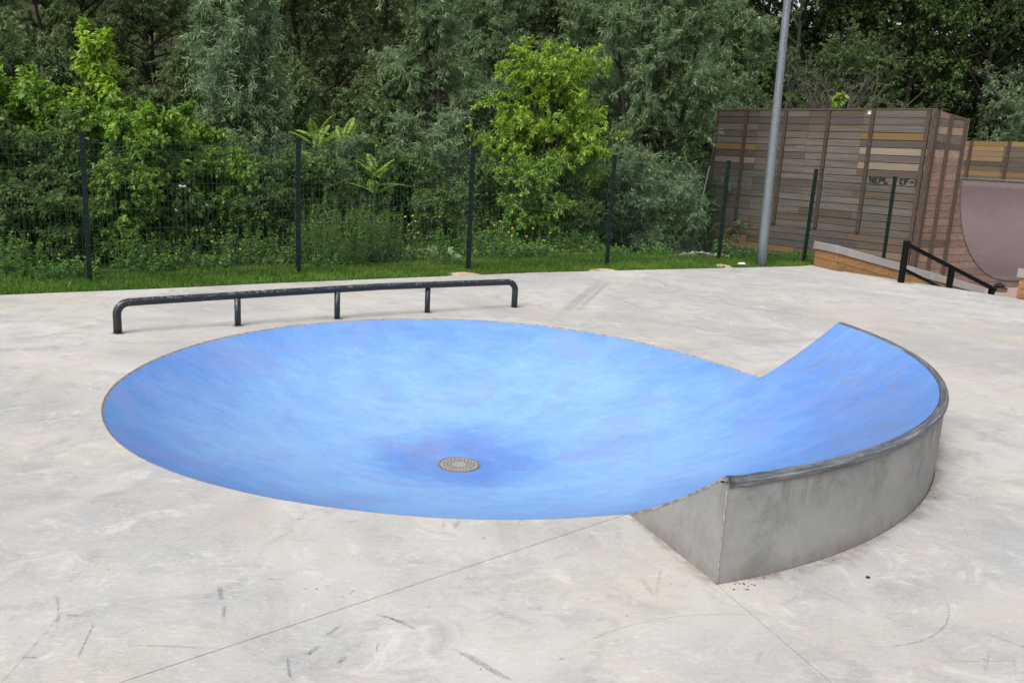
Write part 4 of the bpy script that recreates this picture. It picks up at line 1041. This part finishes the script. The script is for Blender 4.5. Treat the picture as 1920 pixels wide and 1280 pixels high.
for px, Y, sc, lab in ((20, 9.85, .9, 'knee-high weed clump at the left edge of the fence'), (300, 11.0, .8, 'knee-high weed clump below the white flowers'), (440, 11.7, .9, 'knee-high weed clump behind the low yellow flowers'), (530, 12.0, .8, 'knee-high weed clump just left of the second post'), (860, 13.4, .8, 'knee-high weed clump just left of the third post'), (930, 13.9, .9, 'knee-high weed clump right of the third post'), (1050, 14.7, .8, 'knee-high weed clump under the right of the maple'), (1115, 15.1, .7, 'knee-high weed clump just left of the fourth post')):
    copy_plant(w3, lab, gz(at(px, Y)), px * .41, sc, WGp)
# --- flowers
def flower_plant(lab, loc, seed, n, H, mat, grp, head=.015, rad=.25):
    g = np.random.default_rng(seed); t = thing('flower_plant', lab, 'flowers', tuple(loc), grp)
    B = np.stack([g.normal(0, rad * .4, n), g.normal(0, rad * .3, n), np.zeros(n)], 1); T = B + np.stack([g.normal(0, rad * .6, n), g.normal(0, rad * .3, n), H * g.uniform(.6, 1.1, n)], 1)
    V, F = wood_tubes(B, T, np.zeros((n, 3)), np.full(n, .005), np.full(n, .003), 2, 3); link('stem', np_mesh('stem', V, F, MAT['stem']), t)['kind'] = 'stuff'
    for p in T:
        bm = bmesh.new()
        for k in range(9):
            a = g.uniform(0, 6.28); r = head * g.uniform(.3, 1.1); c = Vector((r * math.cos(a), r * math.sin(a), g.uniform(-.4, .8) * head))
            bmesh.ops.create_icosphere(bm, subdivisions=1, radius=head * g.uniform(.35, .6), matrix=Matrix.Translation(c))
        me = bpy.data.meshes.new('flower_head'); bm.to_mesh(me); bm.free(); me.materials.append(mat); link('flower_head', me, t, tuple(p))
YG = 'yellow flowering weeds behind the fence'
flower_plant('yellow flowers on bare stems midway between second and third posts', gz(at(775, 12.9)), 1, 6, .62, LM['yellow'], YG)
flower_plant('yellow flowers below the maple right of the third post', gz(at(965, 13.6)), 2, 6, .55, LM['yellow'], YG)
flower_plant('few yellow flowers below the maple nearest its trunk', gz(at(1005, 13.75)), 4, 4, .45, LM['yellow'], YG)
flower_plant('small yellow flowers low in the bushes left of the second post', gz(at(415, 11.3)), 3, 5, .45, LM['yellow'], YG, .013)
flower_plant('white flower heads in the bushes right of the first post', gz(at(325, 11.4)), 5, 6, 1.0, LM['cream'], 'white flowering weeds', .022, .3)
# --- broad pale leaves
def broad(seed, n, size):
    g = np.random.default_rng(seed); az = g.uniform(0, 6.28, n); D = np.stack([np.cos(az), np.sin(az) * .6, g.uniform(.1, .6, n)], 1); P = D * np.array([.12, .12, .3]); V, F = leaves(P, unit(D), unit(g.normal(0, .5, (n, 3)) + [0, -.5, .8]), size * g.uniform(.7, 1.2, n), size * g.uniform(.55, .8, n), 'egg')
    return (V, F, g.random(n)), wood_tubes(np.zeros((n, 3)), P, np.zeros((n, 3)), np.full(n, .006), np.full(n, .004), 2, 3)
plant('broad_leaf_plant', 'pale broad-leaved plant at the grass edge left of the third post', 'plant', gz(at(838, 12.35), 0), broad(4, 9, .15), 'pale', None, bark='stem', crown='leaves', trunk='stem')
# --- dead twiggy shrub above the timber wall
def dead(seed):
    g = np.random.default_rng(seed); n = 34; az = g.uniform(0, 6.28, n); e = g.uniform(.2, 1.3, n); D = np.stack([np.cos(az) * np.cos(e), np.sin(az) * np.cos(e) * .5, np.sin(e)], 1); P0 = np.zeros((n, 3)) + [0, 0, 3.2]; P1 = P0 + D * g.uniform(1.6, 3.6, n)[:, None]
    parts = [wood_tubes(np.zeros((1, 3)), np.array([[0, 0, 3.25]]), np.zeros((1, 3)), np.array([.09]), np.array([.06]), 4, 6), wood_tubes(P0, P1, g.normal(0, .2, (n, 3)), np.full(n, .03), np.full(n, .008), 5, 4)]
    i = np.repeat(np.arange(n), 9); t = g.uniform(.3, 1, len(i)); Q = P0[i] + (P1 - P0)[i] * t[:, None]; E = Q + unit(D[i] + g.normal(0, .7, (len(i), 3))) * g.uniform(.3, 1.0, len(i))[:, None]
    parts.append(wood_tubes(Q, E, g.normal(0, .08, (len(i), 3)), np.full(len(i), .012), np.full(len(i), .004), 3, 3)); return catV(parts)
V, F = dead(3); p = at(1545, 27.5); dt = thing('dead_shrub', 'bare grey dead shrub with tangled twigs above the timber wall', 'dead shrub', (p[0], p[1], float(terrain(p[0], p[1])) - .1)); link('branches', np_mesh('branches', V, F, MAT['deadwood']), dt)

# --- undergrowth leaves on the ground under the trees (nobody could count them)
def undergrowth():
    g = np.random.default_rng(77); n = 45000
    px = g.uniform(-150, 1340, n); s = g.random(n) ** 1.3; x = np.zeros(n); y = np.zeros(n)
    base_y = np.interp(px, [-150, 168, 559, 877, 1138, 1347], [8.6, 9.75, 11.1, 12.35, 14.1, 15.9]); Y = base_y + .7 + s * 9
    hy = 288.8 + (px - 960) * .05285; d = fwd[None] * FPX + CR[None] * (px - 960)[:, None] + CU[None] * (640 - hy)[:, None]; x = d[:, 0] / d[:, 1] * Y
    P = np.stack([x, Y, terrain(x, Y) + g.random(n) ** 1.6 * (.08 + .5 * s)], 1)
    D = unit(g.normal(0, 1, (n, 3)) + [0, 0, .2]); V, F = leaves(P, D, unit(g.normal(0, .5, (n, 3)) + [0, 0, 1]), g.uniform(.05, .11, n), g.uniform(.02, .05, n))
    o = link('undergrowth', np_mesh('undergrowth', V, F, LM['shrub'], False, g.random(n))); tag(o, 'low leafy undergrowth on the ground behind the fence', 'undergrowth', None, 'stuff')
    n = 60000; x = g.uniform(-45, 55, n); Y = g.uniform(24, 62, n); k_ = edge_d(x, Y) > 14; x, Y = x[k_], Y[k_]; n = len(x); P = np.stack([x, Y, terrain(x, Y) + g.random(n) * .9], 1); D = unit(g.normal(0, 1, (n, 3)))
    V, F = leaves(P, D, unit(g.normal(0, .6, (n, 3)) + [0, 0, 1]), g.uniform(.2, .42, n), g.uniform(.1, .22, n))
    o = link('forest_floor_plants', np_mesh('forest_floor_plants', V, F, LM['dark'], False, g.random(n))); tag(o, 'dark leafy ground cover on the wooded slope', 'ground cover', None, 'stuff')
undergrowth()
def grass():
    g = np.random.default_rng(21); n = 150000; t = g.random(n)
    ex = np.array([p[0] for p in EDGE]); ey = np.array([p[1] for p in EDGE])
    x = g.uniform(-9, 5.6, n); yb = np.interp(x, ex, ey); wd = np.interp(x, [-9, -4, 0, 2, 5.6], [1.75, 1.6, 1.5, 1.9, 2.2]); y = yb + .012 + wd * g.random(n) ** 1.15
    z = terrain(x, y); keep = z > -.6
    for sx_, sy_, r_ in SANDS: keep &= ~(((x - sx_) ** 2 / r_ ** 2 + (y - sy_) ** 2 / (r_ * .75) ** 2) < g.uniform(.35, 1.0, n))
    x, y, z = x[keep], y[keep], z[keep]; n = len(x)
    h = g.uniform(.035, .085, n) * (1 + .8 * (g.random(n) > .93)); P = np.stack([x, y, z - .01], 1); D = unit(np.stack([g.normal(0, .45, n), g.normal(0, .45, n), np.ones(n)], 1)); N = unit(g.normal(0, 1, (n, 3)) + [0, -.6, 0])
    V, F = leaves(P, D, N, h, g.uniform(.005, .010, n)); 
    tone = (.4 + g.normal(0, .2, n) + .25 * np.sin(x * 3.1 + y * 2) * np.sin(y * 4.3)).clip(0, 1)
    o = link('grass', np_mesh('grass', V, F, LM['grass'], False, tone)); tag(o, 'short green grass strip between the slab and the fence', 'grass', None, 'stuff')
SANDS = [(G(876, 512, .03)[0], G(876, 512, .03)[1], .32), (G(1140, 499, .08)[0], G(1140, 499, .08)[1], .36), (G(1357, 490, .09)[0], G(1357, 490, .09)[1], .2)]
grass()
for i, (sx_, sy_, r_) in enumerate(SANDS):
    V = [(sx_, sy_, float(terrain(sx_, sy_)) + .045)]; F = []; rg = random.Random(i)
    for ring in (.5, 1.):
        for k in range(20):
            a = 2 * math.pi * k / 20; rr = r_ * ring * rg.uniform(.85, 1.12); x = sx_ + rr * math.cos(a); y = sy_ + rr * .75 * math.sin(a); V.append((x, y, float(terrain(x, y)) + (.035 if ring < 1 else -.01)))
    for k in range(20): F += [(0, 1 + k, 1 + (k + 1) % 20), (1 + k, 21 + k, 21 + (k + 1) % 20, 1 + (k + 1) % 20)]
    tag(link('sand_patch', py_mesh('sand_patch', V, F, MAT['sand'], True)), ['bare sandy patch in the grass at the third fence post', 'bare sandy patch in the grass at the fourth fence post', 'small sandy patch in the grass at the fifth fence post'][i], 'sand patch', 'bare sandy patches in the grass', 'stuff')
# gravel heap by the strut
def gravel():
    g = np.random.default_rng(8); bm = bmesh.new(); c = G(1305, 482, .03)
    for k in range(140):
        r = g.uniform(.02, .05); x = c[0] + g.normal(0, .3); y = c[1] + .2 + g.normal(0, .2); q = bmesh.ops.create_icosphere(bm, subdivisions=1, radius=r, matrix=Matrix.Translation((x, y, float(terrain(x, y)) + r * .6 + .06 * max(0, 1 - abs(x - c[0]) / .4))) @ Matrix.Diagonal((1, g.uniform(.6, 1), g.uniform(.5, .9), 1)))
    o = bm_obj('gravel', bm, MAT['gravel']); tag(o, 'pale gravel heap at the foot of the leaning metal strut', 'gravel', None, 'stuff')
gravel()
# white lid on the grass
p = G(1391, 491.5, .07); lid = thing('plastic_lid', 'small white and red plastic lid lying on the grass left of the lamp post', 'lid', (p[0], p[1], float(terrain(p[0], p[1])) + .03))
V, F = tube([(0, 0, 0), (0, .005, .02), (0, .008, .032)], [.07, .068, .055], 16); link('disc', py_mesh('disc', V, F, MAT['white'], True), lid); V, F = tube([(0, .008, .033), (0, .009, .037)], [.03, .028], 12); link('print', py_mesh('print', V, F, MAT['red']), lid)

# ------------------------------------------------------------------ scuffs and debris on the slab
def _():
    m = M('rubber_scuff'); uv = m.n("ShaderNodeTexCoord").outputs['UV']; s = m.sep(uv)
    e = m.math('MULTIPLY', m.rng(m.math('ABSOLUTE', m.math('SUBTRACT', s[0], .5)), .5, .2), m.rng(m.math('ABSOLUTE', m.math('SUBTRACT', s[1], .5)), .5, .25))
    a = m.math('MULTIPLY', e, m.rng(m.noise(160, 5, .8), .40, .62))
    m.fin((.07, .072, .08), .8); m.l(m.math('MULTIPLY', a, .44), m.b.inputs['Alpha']); return m.m
MAT['scuff'] = _()
def _():
    m = M('rusty_scuff'); uv = m.n("ShaderNodeTexCoord").outputs['UV']; s = m.sep(uv)
    e = m.math('MULTIPLY', m.rng(m.math('ABSOLUTE', m.math('SUBTRACT', s[0], .5)), .5, .2), m.rng(m.math('ABSOLUTE', m.math('SUBTRACT', s[1], .5)), .5, .2))
    a = m.math('MULTIPLY', e, m.rng(m.noise(120, 5, .8), .40, .66)); m.fin((.20, .12, .08), .9); m.l(m.math('MULTIPLY', a, .28), m.b.inputs['Alpha']); return m.m
MAT['rscuff'] = _()
def scuffs(name, segs, mat, z, label):
    V = []; F = []; U = []
    for x0, y0, x1, y1, wd in segs:
        p, q = G(x0, y0)[:2], G(x1, y1)[:2]; d = (q - p) / np.linalg.norm(q - p); n_ = np.array([-d[1], d[0]]) * wd * .32; b = len(V)
        for c in (p - n_, q - n_, q + n_, p + n_): V.append((c[0], c[1], z))
        F.append((b, b + 1, b + 2, b + 3)); U += [(0, 0), (1, 0), (1, 1), (0, 1)]
    me = py_mesh(name, V, F, mat); uvl = me.uv_layers.new(name='uv')
    for i, u in enumerate(U): uvl.data[i].uv = u
    tag(link(name, me), label, 'scuff marks', None, 'stuff')
Bk = [(570, 1232, 602, 1208, .035), (605, 1195, 640, 1172, .03), (632, 1246, 650, 1228, .035), (496, 1086, 538, 1086, .02), (120, 1152, 156, 1155, .022), (845, 988, 862, 977, .02), (851, 993, 862, 976, .02), (830, 995, 832, 975, .015), (700, 1150, 770, 1170, .03), (712, 1150, 790, 1184, .02), (840, 1210, 960, 1280, .03), (860, 1215, 975, 1285, .02), (418, 1166, 422, 1130, .025), (415, 1130, 411, 1095, .04), (655, 1115, 665, 1105, .02), (545, 1280, 538, 1225, .02), (140, 1245, 180, 1160, .015), (706, 1225, 708, 1205, .018), (872, 1088, 880, 1078, .015), (1047, 1236, 1060, 1233, .02), (540, 975, 580, 972, .02), (970, 985, 978, 972, .012), (645, 980, 675, 975, .015), (40, 1232, 75, 1233, .015), (1250, 1100, 1262, 1092, .012)]
Rd = [(125, 1095, 158, 1068, .02), (150, 1050, 160, 1040, .02), (20, 1165, 28, 1150, .02), (80, 1200, 108, 1190, .02), (1200, 1080, 1230, 1125, .05), (1228, 1125, 1240, 1060, .03), (1460, 1140, 1500, 1115, .03), (1415, 1250, 1430, 1215, .03), (100, 905, 165, 895, .02), (300, 968, 308, 960, .04), (480, 1020, 560, 995, .015), (1845, 1270, 1855, 1215, .02), (1430, 640, 1480, 650, .03), (1905, 1280, 1900, 1230, .015), (985, 1140, 1020, 1142, .06), (880, 1170, 940, 1150, .015), (1000, 1108, 1045, 1095, .015), (1650, 1010, 1720, 1035, .03)]
rg = random.Random(4)
for k in range(70):
    x = rg.uniform(0, 1900); y = rg.uniform(985, 1275)
    if 1150 < x < 1780 and y < 1120: continue
    a = rg.uniform(-.9, .5); l = rg.uniform(5, 26); (Rd if rg.random() < .6 else Bk).append((x, y, x + l * math.cos(a), y + l * math.sin(a) * .6, rg.uniform(.003, .009)))
scuffs('rubber_scuffs', Bk, MAT['scuff'], .0015, 'dark rubber scuff marks scattered over the pale slab')
scuffs('rust_scuffs', Rd, MAT['rscuff'], .0024, 'faint rust-brown scratches scattered over the pale slab')
def _():
    m = M('faint_wheel_arc'); uv = m.n("ShaderNodeTexCoord").outputs['UV']; s = m.sep(uv)
    e = m.math('MULTIPLY', m.rng(m.math('ABSOLUTE', m.math('SUBTRACT', s[0], .5)), .5, .15), m.rng(m.math('ABSOLUTE', m.math('SUBTRACT', s[1], .5)), .5, .1))
    a = m.math('MULTIPLY', e, m.rng(m.noise(30, 6, .8), .35, .65)); m.fin((.16, .135, .12), .9); m.l(m.math('MULTIPLY', a, .34), m.b.inputs['Alpha']); return m.m
MAT['arc'] = _()
def _():
    m = M('base_grime'); uv = m.n("ShaderNodeTexCoord").outputs['UV']; s = m.sep(uv)
    e = m.math('MULTIPLY', m.rng(s[1], 1, .0), m.rng(m.math('ABSOLUTE', m.math('SUBTRACT', s[0], .5)), .5, .45))
    a = m.math('MULTIPLY', e, m.rng(m.noise(9, 7, .78, dist=.5), .36, .62)); m.fin(m.mix(m.noise(3), (.27, .17, .12), (.20, .17, .14)), .9); m.l(m.math('MULTIPLY', a, .36), m.b.inputs['Alpha']); return m.m
MAT['grime'] = _()
def strips(name, paths, mat, z, label, cat):
    V = []; F = []; U = []
    for L_, R2 in paths:
        n = len(L_); b = len(V)
        for i in range(n):
            for q, v in ((L_[i], 0.), (R2[i], 1.)): V.append((q[0], q[1], z)); U.append((i / (n - 1), v))
        F += [(b + 2 * i, b + 2 * i + 2, b + 2 * i + 3, b + 2 * i + 1) for i in range(n - 1)]
    me = py_mesh(name, V, F, mat); uvl = me.uv_layers.new(name='uv')
    for lp_ in me.loops: uvl.data[lp_.index].uv = U[lp_.vertex_index]
    tag(link(name, me), label, cat, None, 'stuff')
def arc_paths():
    g = np.random.default_rng(12); out = []
    for k in range(46):
        p = G(g.uniform(-50, 1950), 985 + 295 * g.random())[:2] if k < 30 else G(g.uniform(1100, 1900), g.uniform(540, 660))[:2] if k < 38 else G(g.uniform(0, 150), g.uniform(580, 900))[:2]
        if np.hypot(*(p - BC)) < 3.3: continue
        a = g.uniform(0, 6.28); kap = g.normal(0, .9); L = g.uniform(.25, 1.1) * (1 if k < 30 else 2.2); w_ = g.uniform(.003, .009) * (1 if k < 30 else 2.5); pts = [p]; n = 14
        for i in range(n): a += kap * L / n; pts.append(pts[-1] + np.array([math.cos(a), math.sin(a)]) * L / n)
        P = np.array(pts)
        if (np.hypot(*(P - BC).T) < 3.2).any(): continue
        T = np.gradient(P, axis=0); T /= np.linalg.norm(T, axis=1)[:, None]; N = np.stack([-T[:, 1], T[:, 0]], 1); out.append((P - N * w_, P + N * w_))
        if g.random() < .35: out.append((P + N * .04 - N * w_, P + N * .04 + N * w_))
    for (a_, b_, w_) in (((1040, 600), (1140, 515), .10), ((1075, 590), (1150, 520), .05)):
        P = np.array([G(*(np.array(a_) + (np.array(b_) - np.array(a_)) * t))[:2] for t in np.linspace(0, 1, 12)]); T = np.gradient(P, axis=0); T /= np.linalg.norm(T, axis=1)[:, None]; N = np.stack([-T[:, 1], T[:, 0]], 1); out.append((P - N * w_, P + N * w_))
    return out
strips('wheel_arcs', arc_paths(), MAT['arc'], .0012, 'faint curved wheel marks across the pale slab', 'wheel marks')
aa = np.linspace(A0 - .3, A1, 60); gp = [([pol(ROUT + .003, a)[:2] for a in aa], [pol(ROUT + .10 + .05 * math.sin(a * .31) + .03 * math.sin(a * .9), a)[:2] for a in aa])]
tt_ = np.array([math.sin(R_(A0)), -math.cos(R_(A0))]); rr_ = np.linspace(2.45, ROUT + .02, 20); gp.append(([pol(r, A0)[:2] + tt_ * .003 for r in rr_], [pol(r, A0)[:2] + tt_ * (.07 + .03 * math.sin(r * 9)) for r in rr_]))
strips('base_grime', gp, MAT['grime'], .0018, 'brownish grime on the slab along the foot of the bank wall', 'grime')
def debris():
    g = np.random.default_rng(31); bm = bmesh.new()
    def bit(x, y, r):
        bmesh.ops.create_icosphere(bm, subdivisions=1, radius=1, matrix=Matrix.Translation((x, y, r * .35)) @ Matrix.Rotation(g.uniform(0, 6.28), 4, 'Z') @ Matrix.Diagonal((r * g.uniform(1, 2.6), r * g.uniform(.5, 1), r * .4, 1)))
    for k in range(44):
        a = g.uniform(A0, A0 + 6) if k % 4 == 0 else g.uniform(A0, A1); p = pol(ROUT + abs(g.normal(.004, .022)) + .004, a); bit(p[0], p[1], g.uniform(.0015, .0038))
    for k in range(9): p = G(g.uniform(1362, 1420), g.uniform(1092, 1106)); bit(p[0], p[1], g.uniform(.002, .006))
    for k in range(26): p = G(g.uniform(20, 1900), g.uniform(985, 1270)); bit(p[0], p[1], g.uniform(.0015, .003))
    o = bm_obj('debris', bm, flat('dry_leaf_bits', (.15, .10, .065), .9)); tag(o, 'dry leaf crumbs and grit along the foot of the bank wall', 'debris', None, 'stuff')
debris()
p = G(1627, 1083); stn = bmesh.new(); bmesh.ops.create_icosphere(stn, subdivisions=2, radius=.0075)
for v in stn.verts: v.co.z = v.co.z * .6 + .004; v.co.x *= 1.3
me = bpy.data.meshes.new('pebble'); stn.to_mesh(me); stn.free(); me.materials.append(MAT['dark']); tag(link('pebble', me, None, tuple(p)), 'small black pebble on the slab in front of the curved wall', 'pebble')
